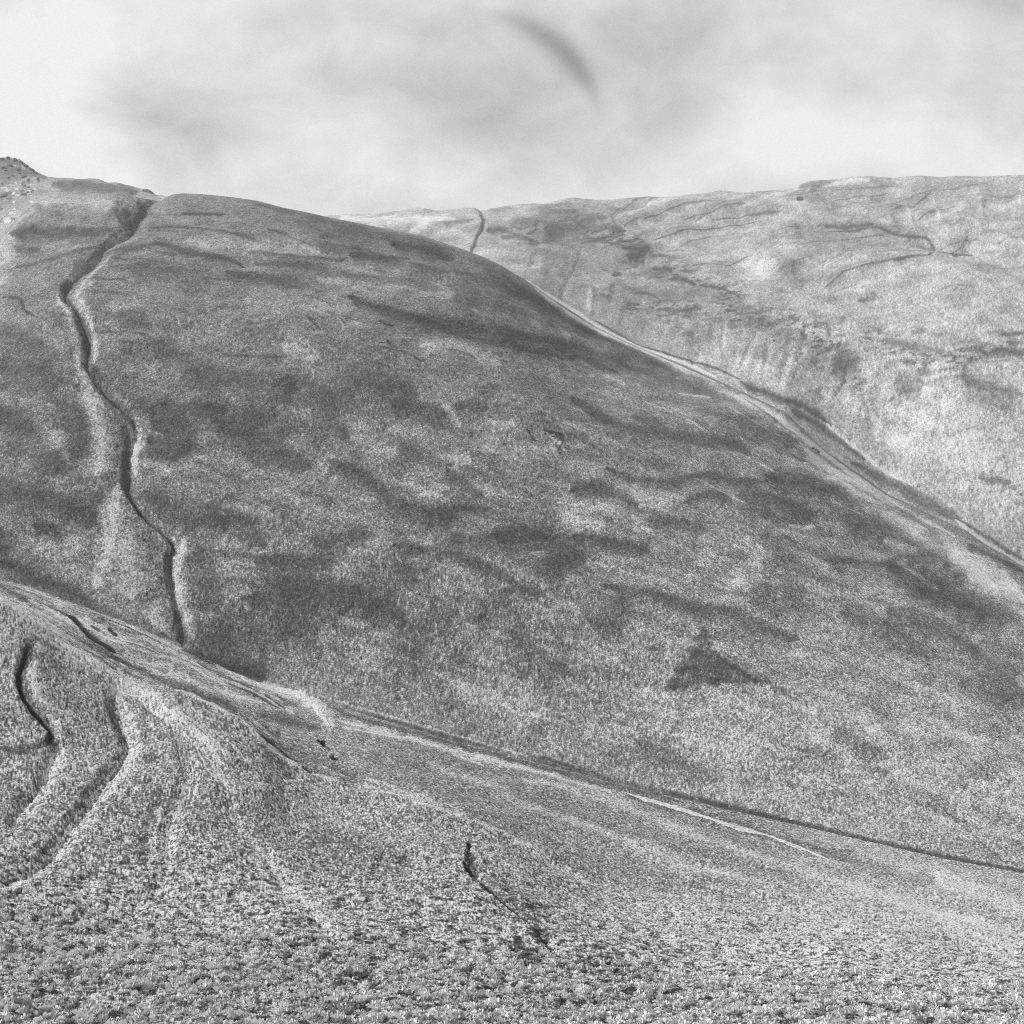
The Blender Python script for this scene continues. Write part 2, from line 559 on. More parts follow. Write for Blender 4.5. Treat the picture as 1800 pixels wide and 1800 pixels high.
# sunlit bank of the gully painted pale, with scree and grass beside it
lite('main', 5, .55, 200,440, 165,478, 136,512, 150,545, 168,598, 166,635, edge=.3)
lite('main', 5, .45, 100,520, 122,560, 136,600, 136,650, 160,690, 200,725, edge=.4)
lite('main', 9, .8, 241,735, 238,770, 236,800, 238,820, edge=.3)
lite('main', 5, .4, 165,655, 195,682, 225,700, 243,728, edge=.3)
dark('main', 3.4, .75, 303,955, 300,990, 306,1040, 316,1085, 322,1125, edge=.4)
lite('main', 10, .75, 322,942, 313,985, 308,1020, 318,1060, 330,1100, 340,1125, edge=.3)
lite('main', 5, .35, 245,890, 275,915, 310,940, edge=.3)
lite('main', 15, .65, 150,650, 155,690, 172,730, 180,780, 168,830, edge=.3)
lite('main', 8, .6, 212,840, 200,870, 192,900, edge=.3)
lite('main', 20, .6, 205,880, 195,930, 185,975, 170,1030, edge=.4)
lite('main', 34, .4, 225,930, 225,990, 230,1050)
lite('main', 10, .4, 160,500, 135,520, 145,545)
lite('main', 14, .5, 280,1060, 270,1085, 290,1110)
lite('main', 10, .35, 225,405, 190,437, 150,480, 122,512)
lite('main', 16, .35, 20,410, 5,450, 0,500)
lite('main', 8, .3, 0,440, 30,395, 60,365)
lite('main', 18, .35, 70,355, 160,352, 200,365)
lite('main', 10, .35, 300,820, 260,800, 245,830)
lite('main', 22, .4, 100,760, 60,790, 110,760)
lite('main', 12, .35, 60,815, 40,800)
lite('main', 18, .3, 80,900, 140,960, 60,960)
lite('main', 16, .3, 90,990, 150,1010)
# dark growth with shading of hollows painted in, left third
dark('main', 7, .8, 20,412, 80,406, 150,403, 190,404, 205,415, dz=.3)
dark('main', 4, .5, 25,433, 70,437)
dark('main', 4, .5, 30,465, 70,460, 110,447, 165,438, dz=.3)
dark('main', 3, .6, 5,528, 35,535, 45,550, 60,562, dz=.3)
dark('main', 16, .35, 0,590, 50,600, 100,630)
dark('main', 20, .45, 0,640, 60,655, 110,672)
dark('main', 20, .6, 0,718, 40,748, 80,790, 112,822)
dark('main', 10, .5, 95,705, 140,720, 150,770, 130,810)
dark('main', 20, .5, 0,842, 60,870, 130,890, 168,915)
dark('main', 8, .55, 60,925, 120,932)
dark('main', 18, .65, 0,930, 15,1000)
dark('main', 13, .75, 0,990, 50,1005, 100,1030, 150,1048)
dark('main', 9, .5, 150,1052, 180,1075, 240,1095, 290,1115)
dark('main', 8, .5, 180,860, 165,900, 160,930)
# dark growth and painted shading of hollows and terracettes, upper middle
dark('main', 2.6, .75, 320,372, 350,374, 395,375)
dark('main', 3, .5, 258,392, 330,396, 420,412, 455,424)
dark('main', 4.5, .7, 200,440, 270,428, 300,430, 330,440, 400,450, 432,463, dz=.3)
dark('main', 3, .5, 178,438, 255,440)
dark('main', 7, .7, 400,474, 450,485, 500,490, 545,497, dz=.2)
dark('main', 3, .5, 355,490, 450,494)
dark('main', 14, .3, 230,470, 300,478, 380,482)
dark('main', 2.4, .6, 470,403, 505,413)
dark('main', 3, .5, 480,444, 550,450, 610,449)
dark('main', 4, .7, 615,445, 660,448, 720,457, dz=.3)
dark('main', 4, .7, 690,430, 750,440, 800,455, dz=.3)
dark('main', 9, .35, 520,388, 620,410, 700,424, 800,450)
dark('main', 5, .3, 450,360, 560,383, 680,410, 800,440)
dark('main', 6, .45, 450,455, 540,462, 620,478, 700,490, 780,510, dz=.2)
dark('main', 5, .35, 560,430, 640,438, 730,470, 790,480)
dark('main', 9, .6, 618,520, 660,538, 700,553, 745,562, 800,570, 850,580, 900,590, 980,600, 1060,620, 1150,640, 1220,662, 1300,688, dz=.25)
dark('main', 5, .55, 640,525, 740,558, 830,590, 900,603, 960,618, 1020,628, 1085,648)
dark('main', 18, .32, 800,520, 870,545, 940,560, 1010,575)
dark('main', 7, .35, 800,480, 860,490, 930,520, 985,550)
dark('main', 5, .35, 850,470, 900,495, 960,535, 1040,585, 1120,620)
dark('main', 2.5, .5, 668,568, 692,578, dz=.5)
dark('main', 3, .45, 680,602, 700,614, dz=.4)
dark('main', 2, .5, 540,562, 565,584, dz=.5)
lite('main', 2, .4, 563,547, 590,560, 604,580, 595,590, edge=.2)
dark('main', 2, .4, 570,549, 600,566, 606,580)
lite('main', 14, .4, 495,610, 530,615, 560,632)
lite('main', 12, .42, 740,608, 800,612, 850,628, 880,645)
lite('main', 14, .35, 560,490, 700,500, 800,520)
lite('main', 12, .3, 830,545, 900,565, 1000,590)
lite('main', 16, .3, 580,470, 660,475)
lite('main', 12, .35, 330,420, 450,430, 560,440)
lite('main', 22, .25, 620,540, 500,540, 430,530)
lite('main', 14, .25, 190,540, 330,560)
dark('main', 10, .35, 200,555, 330,550)
dark('main', 12, .3, 260,600, 360,640, 420,660)
dark('main', 22, .45, 610,655, 680,665, 730,690)
dark('main', 16, .45, 500,665, 560,680, 620,700)
dark('main', 18, .4, 340,650, 430,660, 520,680)
# middle belt
dark('main', 15, .55, 380,735, 470,768, 545,812)
dark('main', 12, .45, 580,712, 612,762)
dark('main', 10, .6, 690,700, 750,715, 785,720)
dark('main', 8, .5, 800,705, 855,712)
dark('main', 10, .45, 705,772, 742,795)
dark('main', 10, .55, 580,800, 640,825, 680,860, 720,890, 770,893, 820,886, 860,890, dz=.15)
dark('main', 8, .5, 715,903, 760,922)
dark('main', 6, .5, 785,820, 830,850, 850,870)
dark('main', 12, .5, 800,890, 790,928, 830,948, 900,935, 960,942)
dark('main', 22, .6, 870,940, 930,935, 990,955, 1015,985, 960,995)
dark('main', 8, .6, 690,965, 760,965, 800,972, 850,1000, 905,1027, dz=.2)
dark('main', 13, .5, 700,1000, 732,1022)
dark('main', 17, .45, 590,962, 560,950, 645,935)
dark('main', 14, .5, 450,992, 560,988, 610,960)
dark('main', 22, .62, 440,1060, 530,1052, 620,1052, 685,1075, 640,1090)
dark('main', 15, .45, 470,1025, 560,1032)
dark('main', 11, .45, 365,880, 440,920, 465,965)
dark('main', 14, .5, 262,850, 330,898, 405,922)
dark('main', 16, .45, 350,960, 370,1020, 385,1080)
dark('main', 26, .4, 380,1100, 470,1110, 560,1090)
dark('main', 16, .3, 700,1090, 740,1120, 720,1160)
dark('main', 13, .35, 820,1090, 900,1040)
dark('main', 8, .6, 1005,700, 1040,720, 1080,745, 1120,758, 1180,765, 1240,772, 1290,780, 1320,797, dz=.25)
dark('main', 5, .4, 960,698, 1010,716)
dark('main', 7, .45, 1115,735, 1150,746, 1175,760)
dark('main', 10, .4, 1300,740, 1350,760, 1400,775)
dark('main', 7, .6, 1070,826, 1130,840, 1180,845, 1220,836, 1260,832, 1300,840, 1350,845, dz=.25)
dark('main', 14, .65, 1350,832, 1420,845, 1470,856, 1530,885)
dark('main', 14, .5, 1300,862, 1390,885, 1430,902)
dark('main', 11, .7, 1005,864, 1040,856, 1085,868, 1120,890, dz=.2)
dark('main', 9, .5, 1205,882, 1250,866, 1285,876)
dark('main', 10, .4, 1140,922, 1200,915, 1245,932)
dark('main', 8, .6, 1010,943, 1060,955, 1100,960, 1140,978)
dark('main', 12, .4, 940,1000, 1000,1010)
dark('main', 9, .6, 1065,1033, 1130,1050, 1190,1058, 1240,1070, 1300,1086, 1360,1106, 1405,1122, dz=.25)
dark('main', 20, .42, 1095,1058, 1080,1100, 1062,1125)
dark('main', 8, .45, 895,1030, 955,1055)
for q_ in range(12):
    t_ = q_ / 11
    dark('main', 9, .55 + .12 * t_, 1232 - 56 * t_ ** 1.3, 1112 + 88 * t_, 1238, 1112 + 86 * t_, 1240 + 14 * t_ + 86 * t_ ** 3, 1112 + 88 * t_, hard=True, ends=.3, edge=1.6)
dark('main', 16, .6, 1480,906, 1550,926, 1600,960, 1650,990, 1700,1022)
dark('main', 13, .7, 1530,882, 1600,910, 1650,960, 1665,1000)
dark('main', 14, .7, 1560,985, 1640,1026, 1700,1052, 1790,1085)
dark('main', 9, .6, 1575,1005, 1620,1040, 1680,1060, 1740,1085)
dark('main', 5, .55, 1450,977, 1520,982, 1590,1000)
dark('main', 16, .5, 1560,1068, 1640,1090, 1700,1125, 1760,1180, 1800,1215)
dark('main', 12, .4, 1480,1075, 1560,1100, 1650,1140)
dark('main', 12, .35, 1400,1060, 1330,1040, 1430,1080)
dark('main', 12, .4, 1470,1278, 1520,1308, 1560,1325)
dark('main', 13, .38, 1120,1300, 1180,1330, 1270,1372)
dark('main', 20, .3, 1690,1185, 1800,1225)
dark('main', 18, .25, 900,1110, 960,1160, 1000,1180)
dark('main', 14, .25, 1350,960, 1420,1000)
lite('main', 3, .7, 1388,920, 1432,921, edge=.2)
lite('main', 8, .6, 1555,950, 1580,960, 1615,975)
lite('main', 4, .5, 1575,988, 1625,1020, 1650,1035)
lite('main', 20, .35, 1100,895, 1000,900, 1060,930)
lite('main', 16, .35, 1080,860, 1150,880, 1180,890)
lite('main', 14, .3, 680,730, 760,745)
lite('main', 5, .45, 778,706, 800,730, 812,745)
lite('main', 12, .3, 790,800, 830,800)
lite('main', 20, .3, 710,830, 760,860, 740,870)
lite('main', 14, .35, 800,925, 760,955, 720,945)
lite('main', 22, .3, 590,1000, 610,1010)
lite('main', 22, .25, 900,740, 870,780, 980,800)
dark('main', 2, .9, 955,760, 985,768, 990,780, 980,795, edge=1.2)
dark('main', 2, .7, 925,755, 940,778, edge=1.0)
lite('main', 3, .5, 960,765, 985,785, 995,800, edge=1.2)
dark('main', 2, .7, 825,802, 845,792, edge=1.)
lite('main', 50, .28, 1300,1000, 1330,1020)
lite('main', 40, .25, 950,1250, 800,1200)
# edge of the hill above the upper stream: pale cut grass and streaks
lite('main', 9, .85, 1130,617, 1180,637, 1230,660, 1310,702, 1370,737, 1420,780, 1480,822, 1540,870, edge=.4)
lite('main', 4, .7, 1400,765, 1470,812, 1540,862, 1610,905, 1680,945, edge=.8)
lite('main', 22, .85, 1420,790, 1500,850, 1560,900, 1650,965, 1720,1010, 1800,1060)
lite('main', 30, .4, 1680,980, 1740,1020, 1800,1090)
dark('main', 2.5, .6, 1310,700, 1400,770, 1440,800, 1500,840, edge=.4)
dark('main', 3, .5, 1480,840, 1560,885, 1600,910)
lite('main', 3, .4, 1480,838, 1530,868, 1580,900)
dark('main', 4, .7, 1700,955, 1740,975, 1800,1005)
dark('main', 3, .8, 1428,788, 1440,795, edge=1.)
lite('main', 5, .4, 1100,630, 1170,650, 1240,672)
lite('main', 3, .4, 1190,690, 1250,700)
dark('main', 4, .5, 1000,563, 1060,592, 1130,622, 1200,652)
# lower hill foot
dark('main', 9, .85, 335,1143, 380,1165, 430,1185, 480,1203, 525,1216)
dark('main', 22, .45, 330,1100, 420,1160, 470,1180)
dark('main', 4, .45, 570,1238, 700,1270, 800,1298, 900,1322)
dark('main', 5, .8, 930,1330, 1000,1347, 1050,1362, 1100,1377, 1180,1395, 1240,1407, edge=.2)
lite('main', 2.0, .5, 560,1222, 660,1252, 780,1287, 880,1316, 1000,1350, edge=.2)
gully('main', 7, 7, 0.35, 1250,1411, 1350,1435, 1500,1470, 1650,1504, 1800,1532, ends=.2, soil_shade=.9)
dark('main', 5, 1.0, 1240,1408, 1350,1434, 1500,1469, 1650,1503, 1800,1531, ends=.2, edge=.3)
dark('main', 2, .4, 1650,1405, 1720,1470, 1765,1515)

# --- upper stream between main hill and far side
lite('far', 3, .8, 925,492, 960,516, 1010,546, 1045,571, 1090,594, 1140,616, 1200,637, 1260,664, edge=.3)
lite('main', 5, .8, 935,503, 980,534, 1030,568, 1060,584, 1110,606, 1170,628, 1230,655, 1290,684, edge=.3)
dark('far', 2, .8, 1045,563, 1075,580, 1120,605, 1160,618, 1200,630, 1260,648, 1300,668, edge=.3)
dark('far', 6, .85, 1300,672, 1350,695, 1400,712, 1440,735, 1460,752, edge=.3)
dark('far', 7, .7, 1390,720, 1430,742, 1480,778, 1520,808)
dark('far', 8, .7, 1500,812, 1560,845, 1610,868, 1660,895, 1690,908)
dark('far', 7, .7, 1580,862, 1630,888, 1690,915)
dark('far', 4, .7, 1690,915, 1730,940, 1800,985)
lite('far', 3, .6, 1440,740, 1500,785, 1550,825, 1600,850)
# --- far side
gully('far', 5, 3, 0.6, 843,366, 850,382, 850,398, 841,410, 834,424, 826,438, ends=.5, soil_shade=.7, wob=.6)
dark('far', 3.4, .8, 843,372, 850,385, 848,395, edge=.3)
dark('far', 1.3, .7, 848,398, 840,412, 832,428, 825,440, edge=.2)
lite('far', 9, .4, 600,385, 700,385, 800,380)
dark('far', 16, .28, 1080,440, 1140,460, 1200,490, 1270,520)
dark('far', 14, .3, 1270,520, 1340,560, 1400,590, 1480,640)
lite('far', 6, .5, 790,378, 740,395, 720,405)
dark('far', 8, .35, 780,395, 830,385)
dark('far', 4, .65, 855,403, 885,402, 910,412, 940,419, edge=.5)
dark('far', 3, .6, 880,412, 920,410)
dark('far', 6, .6, 985,388, 1030,392, 1068,388, edge=.8)
dark('far', 7, .55, 1000,396, 1050,402, 1095,404, edge=.9)
dark('far', 1.5, .6, 960,410, 1000,425, 1040,420, 1070,428, edge=.4)
dark('far', 1.5, .6, 1020,436, 1048,424, 1075,430, 1100,434, edge=.4)
dark('far', 1.3, .5, 1070,425, 1090,415, 1105,416)
dark('far', 1.3, .5, 880,402, 960,398, 1000,388)
dark('far', 3, .7, 1020,430, 1050,422, 1100,412)
dark('far', 3, .6, 1040,426, 1080,432)
dark('far', 20, .3, 900,395, 960,372, 1010,375)
dark('far', 10, .95, 1095,440, 1120,438, 1135,438, 1120,452, 1100,452, edge=.7)
dark('far', 4, .6, 1140,452, 1165,450)
dark('far', 5, .75, 1078,486, 1092,478, edge=.7)
dark('far', 2, .7, 1100,470, 1120,464)
dark('far', 6, .8, 1145,473, 1165,472, 1182,478, edge=.7)
dark('far', 5, .9, 1178,492, 1200,494, 1225,505, edge=.7)
dark('far', 3, .7, 1240,505, 1280,514, 1306,531)
dark('far', 5, .65, 1105,516, 1140,516, 1160,528, edge=.7)
dark('far', 5, .7, 1152,548, 1185,550, 1235,545, edge=.7)
dark('far', 2, .6, 1140,490, 1170,488)
dark('far', 45, .22, 1060,510, 1150,530, 1260,560)
dark('far', 25, .3, 960,410, 1040,430)
dark('far', 14, .25, 1040,385, 960,420)
gully('far', 5, 6, .14, 1021,436, 1012,465, 1002,487, soil_shade=.2)
dark('far', 1.4, .45, 1022,434, 1014,460, 1003,486)
gully('far', 4, 5, .12, 1122,462, 1116,487, soil_shade=.15)
gully('far', 4, 10, .1, 1048,505, 1043,550, 1044,562, soil_shade=.12)
lite('far', 5, .35, 1036,510, 1034,550)
gully('far', 7, 9, .10, 980,450, 965,480, 958,500, soil_shade=.12)
gully('far', 4, 5, .2, 1275,560, 1268,600, 1275,640, soil_shade=.2)
gully('far', 4, 5, .2, 1330,580, 1310,620, 1300,650, soil_shade=.2)
dark('far', 12, .3, 1215,590, 1220,610)
dark('far', 12, .4, 1330,550, 1335,575)
for i_, L_ in enumerate([(1068,388, 1090,366, 1112,350, 1140,345), (1095,405, 1107,392, 1150,377, 1187,362, 1225,357, 1270,356),
           (1150,421, 1187,410, 1212,401, 1250,397, 1290,386, 1330,380), (1350,411, 1387,400, 1402,391, 1420,390),
           (1565,372, 1600,356, 1636,338), (1400,430, 1440,425, 1492,414, 1520,408, 1552,407), (1725,354, 1760,347, 1790,340),
           (1460,353, 1500,342, 1560,336), (1668,440, 1688,428, 1702,412), (1380,350, 1440,338, 1500,330, 1580,330),
           (1390,462, 1420,455, 1445,445), (1450,497, 1485,480, 1510,475, 1560,469, 1600,461), (1570,350, 1640,335, 1720,325),
           (1610,385, 1640,368, 1680,360), (1250,375, 1300,372, 1370,368), (1600,372, 1625,366, 1650,362), (1200,380, 1250,366, 1310,360)]):
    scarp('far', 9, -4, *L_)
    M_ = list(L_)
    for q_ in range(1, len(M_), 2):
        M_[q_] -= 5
    dark('far', 5, .16, *M_, edge=.5)  # soft shade along the upper side of each terrace, painted in
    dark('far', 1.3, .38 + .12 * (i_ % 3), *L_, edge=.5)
lite('far', 4, .3, 1105,375, 1140,356, 1190,349)
lite('far', 3, .35, 1445,329, 1480,323, 1530,321)
lite('far', 3, .35, 1360,346, 1395,338)
dark('far', 6, .5, 1405,330, 1440,328, 1425,338)
dark('far', 3, .9, 1400,352, 1411,351)
dark('far', 4, .8, 1450,389, 1490,393, 1535,391, edge=.6)
dark('far', 2.2, .85, 1455,402, 1500,398, 1540,396, 1560,404, 1598,412, 1628,414, 1641,427, 1641,445, edge=.3)
dark('far', 3.5, .9, 1636,446, 1634,455, edge=.3)
dark('far', 2, .85, 1636,455, 1600,463, 1570,469, edge=.3)
dark('far', 3, .7, 1645,443, 1665,440, 1690,438, 1710,440, edge=.7)
dark('far', 3, .6, 1675,450, 1683,440, edge=.7)
dark('far', 3, .5, 1595,410, 1600,414)
dark('far', 26, .25, 1390,460, 1410,500)
dark('far', 4, .6, 1385,558, 1405,566)
dark('far', 4, .7, 1455,575, 1457,595)
dark('far', 4, .5, 1475,570, 1486,558)
dark('far', 14, .5, 1465,645, 1490,630, 1510,645)
dark('far', 20, .3, 1480,610, 1500,680)
dark('far', 6, .45, 1510,522, 1540,515)
dark('far', 9, .5, 1550,600, 1600,612, 1660,624)
dark('far', 8, .4, 1600,590, 1625,580)
dark('far', 13, .45, 1575,670, 1620,672)
dark('far', 9, .75, 1712,605, 1735,615, 1760,612, 1800,612, edge=.8)
dark('far', 3, .7, 1760,582, 1800,580)
dark('far', 6, .6, 1770,595, 1790,595)
dark('far', 16, .5, 1690,665, 1740,675, 1790,690)
dark('far', 6, .65, 1720,838, 1745,846, 1775,850, edge=.6)
dark('far', 2, .4, 1775,852, 1797,875)
dark('far', 6, .5, 1718,706, 1745,700)
dark('far', 40, .2, 1600,430, 1400,430)
lite('far', 60, .16, 1560,740, 1700,800, 1760,900)

lite('far', 30, .2, 1300,450, 1350,480)
# vertical gathers down the steep side
for (a, b, c, d, s__) in [(1180,560,1160,600,.3), (1385,620,1370,680,.25), (1420,560,1400,640,.3), (1445,680,1430,720,.2), (1230,620,1215,640,.3),
                          (1490,640,1470,700,.35), (1100,540,1085,585,.2), (1000,490,985,525,.2), (1520,700,1540,780,.2), (1655,700,1640,780,.2),
                          (1350,600,1340,670,.25), (1080,500,1070,540,.25), (940,440,930,470,.3), (1700,560,1740,620,.2)]:
    gully('far', 8, 12, s__ * .8, a, b, (a + c) / 2 + 3, (b + d) / 2, c, d)
dark('far', 4, .6, 3,345, 15,338)
dark('far', 10, .6, 90,322, 150,330, 210,338, 240,342)  # growth and the shade of the hill face painted as one band
dark('far', 5, .6, 252,336, 262,335, 275,345)

# --- foreground: spur with its fan of channels, lit and shaded banks painted in tone
R1 = (0,1060, 37,1080, 75,1105, 125,1140, 187,1182, 225,1207, 275,1230, 300,1252, 350,1292, 375,1312, 400,1330)
gully('fg', 12, 16, .22, 403,1402, 412,1445, 440,1478, 480,1525, 540,1600, 600,1690)
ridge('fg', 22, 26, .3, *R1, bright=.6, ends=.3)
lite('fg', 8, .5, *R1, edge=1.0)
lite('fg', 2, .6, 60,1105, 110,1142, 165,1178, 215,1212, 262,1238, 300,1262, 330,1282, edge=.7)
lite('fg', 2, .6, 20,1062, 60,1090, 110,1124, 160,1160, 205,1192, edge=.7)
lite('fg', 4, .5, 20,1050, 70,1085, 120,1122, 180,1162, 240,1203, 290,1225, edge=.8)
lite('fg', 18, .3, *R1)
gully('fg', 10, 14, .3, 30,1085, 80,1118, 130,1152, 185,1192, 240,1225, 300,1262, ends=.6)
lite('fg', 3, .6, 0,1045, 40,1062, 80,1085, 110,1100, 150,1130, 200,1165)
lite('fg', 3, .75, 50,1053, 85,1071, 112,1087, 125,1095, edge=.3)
lite('fg', 4, .4, 10,1035, 60,1050, 120,1068, 200,1093, 260,1117, 330,1148)
gully('fg', 4, 2.5, 1.3, 118,1081, 135,1092, 150,1110, 175,1130, 203,1147, soil_shade=1.6, wob=.15, ends=.6)
dark('fg', 3.2, 2.2, 120,1082, 136,1093, 150,1110, 175,1130, 203,1147, edge=.3)  # shadow inside the narrow slit, painted into the tone
dark('fg', 2.2, 1.6, 190,1107, 206,1118, edge=.3)
dark('fg', 2, .9, 160,1100, 175,1110, edge=.3)
lite('fg', 3, .6, 133,1083, 160,1105, 190,1122, 220,1132, edge=.3)
lite('fg', 3, .4, 150,1085, 200,1092, 250,1110)
dark('fg', 8, .55, 100,1105, 150,1135, 200,1155, 250,1175, 300,1200, 350,1220, 400,1240, 450,1257, 500,1265, 560,1280, edge=.3)
dark('fg', 5, .5, 0,1030, 40,1050, 100,1075)
gully('fg', 8, 10, .25, 160,1143, 200,1155, 250,1175, 300,1200, 350,1220, 400,1240, 450,1256, 560,1280)
lite('fg', 3, .45, 215,1150, 260,1165, 300,1172, 296,1190)
lite('fg', 6, .3, 270,1150, 330,1168, 400,1200, 470,1222)
lite('fg', 3, .55, 375,1205, 400,1220, 425,1228, 460,1235, edge=.3)
lite('fg', 2.5, .6, 460,1220, 490,1242, 520,1258, edge=.3)
dark('fg', 2.5, .8, 466,1222, 490,1238, 502,1250, edge=.3)
dark('fg', 2, .9, 318,1142, 345,1152, 375,1168, edge=.3)
lite('fg', 3, .5, 380,1172, 420,1188, 460,1200)
lite('fg', 9, 1.1, 455,1203, 468,1205, 500,1213, 530,1222, 555,1240, 570,1257, 585,1278, edge=.4, dz=.15)
lite('fg', 5, .7, 430,1195, 480,1212, 520,1222)
R2 = (300,1208, 345,1228, 375,1242, 412,1262, 435,1278, 455,1296, 480,1320, 500,1337, 525,1350, 550,1362, 600,1378)
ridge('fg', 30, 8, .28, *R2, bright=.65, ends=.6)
dark('fg', 2.2, 1.5, 457,1290, 470,1300, 485,1312, edge=.3)
dark('fg', 1.8, 1.2, 485,1312, 505,1330, 525,1342, edge=.5)
dark('fg', 2.2, 1.5, 530,1350, 550,1361, edge=.3)
dark('fg', 14, .3, 500,1315, 540,1335, 600,1360)
dark('fg', 12, .3, 590,1360, 630,1368)
lite('fg', 2, .5, 560,1348, 590,1358, 615,1364)
gully('fg', 5, 4, 1.0, 558,1296, 566,1307, 574,1318, soil_shade=1.5, wob=.3)
dark('fg', 5.5, 2.0, 561,1300, 567,1309, edge=.9)
dark('fg', 4.5, 2.0, 582,1334, 587,1331, edge=.9)
dark('fg', 2, 1.0, 570,1312, 580,1322)
# the two gullies at the left: black wall shadow and lit bank painted in
GB = (52,1126, 45,1145, 38,1162, 31,1182, 34,1205, 42,1226, 58,1245, 76,1264, 88,1280, 91,1296)
gully('fg', 9, 22, .65, *GB, soil_shade=.5, ends=.4, wob=.7)
gully('fg', 4, 5, 1.0, *GB, soil_shade=2.0, ends=.8, wob=.7)
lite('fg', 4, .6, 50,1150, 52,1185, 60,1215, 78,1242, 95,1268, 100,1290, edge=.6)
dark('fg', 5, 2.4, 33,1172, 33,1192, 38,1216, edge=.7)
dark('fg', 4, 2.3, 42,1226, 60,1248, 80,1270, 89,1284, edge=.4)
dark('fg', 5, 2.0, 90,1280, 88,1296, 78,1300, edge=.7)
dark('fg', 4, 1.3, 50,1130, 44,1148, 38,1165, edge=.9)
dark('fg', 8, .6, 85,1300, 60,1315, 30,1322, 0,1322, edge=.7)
lite('fg', 10, .6, 62,1160, 58,1200, 75,1235, 95,1262, 100,1290)
lite('fg', 5, .5, 25,1160, 22,1195, 30,1225)
gully('fg', 16, 26, .5, 91,1296, 94,1320, 75,1370, 50,1402, 32,1425, 15,1460, ends=.9)
lite('fg', 14, .35, 108,1300, 100,1350, 75,1400, 50,1440, edge=.8)
lite('fg', 3.2, .6, 96,1312, 80,1360, 60,1395, 34,1425)
GC = (200,1205, 200,1235, 208,1262, 222,1292, 225,1312, 205,1350, 178,1382, 155,1412, 112,1472, 75,1512, 34,1543, 0,1562)
gully('fg', 22, 24, .5, *GC, ends=.5)
lite('fg', 12, .35, 222,1240, 240,1290, 238,1320, 215,1360, 170,1410, 120,1480, 60,1535, edge=.8)
lite('fg', 3.2, .6, 208,1215, 212,1245, 224,1285, 228,1308, 210,1348, 180,1385, 158,1415, 114,1475, 77,1514, 36,1545, 0,1564, edge=.4)
dark('fg', 7, .6, 198,1222, 195,1245, 206,1270, 220,1295, edge=.5)
dark('fg', 9, .35, 195,1345, 160,1385, 130,1430)
dark('fg', 9, .35, 90,1480, 60,1505)
R3 = (250,1232, 275,1250, 300,1267, 318,1292, 325,1320, 334,1357, 330,1372, 318,1410, 303,1440, 297,1470, 298,1520, 275,1562, 228,1600, 178,1632)
gully('fg', 22, 26, .32, *R3, ends=.6)
lite('fg', 3, .55, *R3, edge=.6)
lite('fg', 3, .5, 178,1632, 150,1665, 110,1700, edge=.8)
lite('fg', 9, .35, 325,1385, 310,1430, 300,1480, 300,1530, edge=.9)
lite('fg', 2.4, .6, 332,1365, 315,1412, 300,1450, 296,1480)
lite('fg', 12, .35, 280,1420, 268,1470, 265,1530)
dark('fg', 9, .5, 285,1385, 275,1410, 258,1450, 250,1500, 262,1530)
R4 = (300,1252, 337,1284, 355,1315, 375,1350, 392,1376, 400,1405, 412,1445, 440,1478, 465,1505, 490,1550, 540,1605)
gully('fg', 10, 16, .16, *R4, ends=.6)
lite('fg', 2.6, .6, 300,1252, 337,1282, 356,1313, 375,1347, 393,1373, 402,1402, edge=.4)
lite('fg', 11, .38, 405,1410, 425,1460, 460,1500, 500,1550, 560,1605, 610,1680, edge=1.)
lite('fg', 4, .5, 340,1285, 375,1325, 400,1350)
lite('fg', 20, .22, 470,1500, 500,1540, 560,1600, edge=.9)
# gully in the middle foreground, its black shadow line painted into the tone
GM = (824,1480, 822,1500, 820,1516, 828,1534, 846,1552, 875,1576, 900,1597, 930,1621, 950,1645, 962,1660)
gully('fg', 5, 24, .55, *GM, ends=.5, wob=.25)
gully('fg', 4, 6, .9, 818,1512, 828,1533, 846,1552, 875,1576, 900,1597, 930,1621, soil_shade=1.6, wob=.2)
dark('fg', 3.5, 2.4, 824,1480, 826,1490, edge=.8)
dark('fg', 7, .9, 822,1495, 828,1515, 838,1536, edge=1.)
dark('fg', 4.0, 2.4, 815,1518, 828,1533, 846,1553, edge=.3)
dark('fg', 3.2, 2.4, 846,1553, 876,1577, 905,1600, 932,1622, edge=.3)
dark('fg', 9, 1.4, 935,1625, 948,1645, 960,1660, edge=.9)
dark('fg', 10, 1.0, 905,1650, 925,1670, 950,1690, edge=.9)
dark('fg', 22, .3, 870,1540, 920,1590, 960,1620)
dark('fg', 6, .5, 985,1700, 1030,1705, edge=.9)
dark('fg', 26, .3, 1000,1680, 1080,1700, 1130,1720)
# smooth bench with stripes of light growth beside the lower stream
dark('fg', 60, .14, 640,1330, 850,1390, 1100,1450, 1400,1540)
lite('fg', 4.5, .6, 590,1263, 650,1280, 700,1291, 800,1320, 900,1346, 1000,1372, 1080,1390, edge=.4)
lite('fg', 3, .6, 600,1278, 680,1293, 760,1311, 850,1343)
dark('fg', 5, .5, 575,1245, 650,1268, 750,1296, 850,1322, 950,1348, 1050,1375, 1120,1390, 1200,1410)
lite('fg', 4.5, .5, 635,1380, 700,1396, 740,1407, 820,1437, 880,1462, 950,1502, 1000,1532, 1060,1566)
lite('fg', 3, .4, 640,1373, 700,1385, 760,1407)
lite('fg', 9, .38, 750,1340, 800,1358, 860,1380, 920,1413, 990,1438, 1070,1466, 1150,1500, 1260,1530, 1360,1560)
lite('fg', 8, .35, 920,1370, 1000,1385, 1080,1412, 1130,1430, 1200,1460, 1350,1512, 1500,1560, 1650,1600, 1800,1640)
lite('fg', 12, .35, 1000,1390, 1060,1395, 1110,1420)
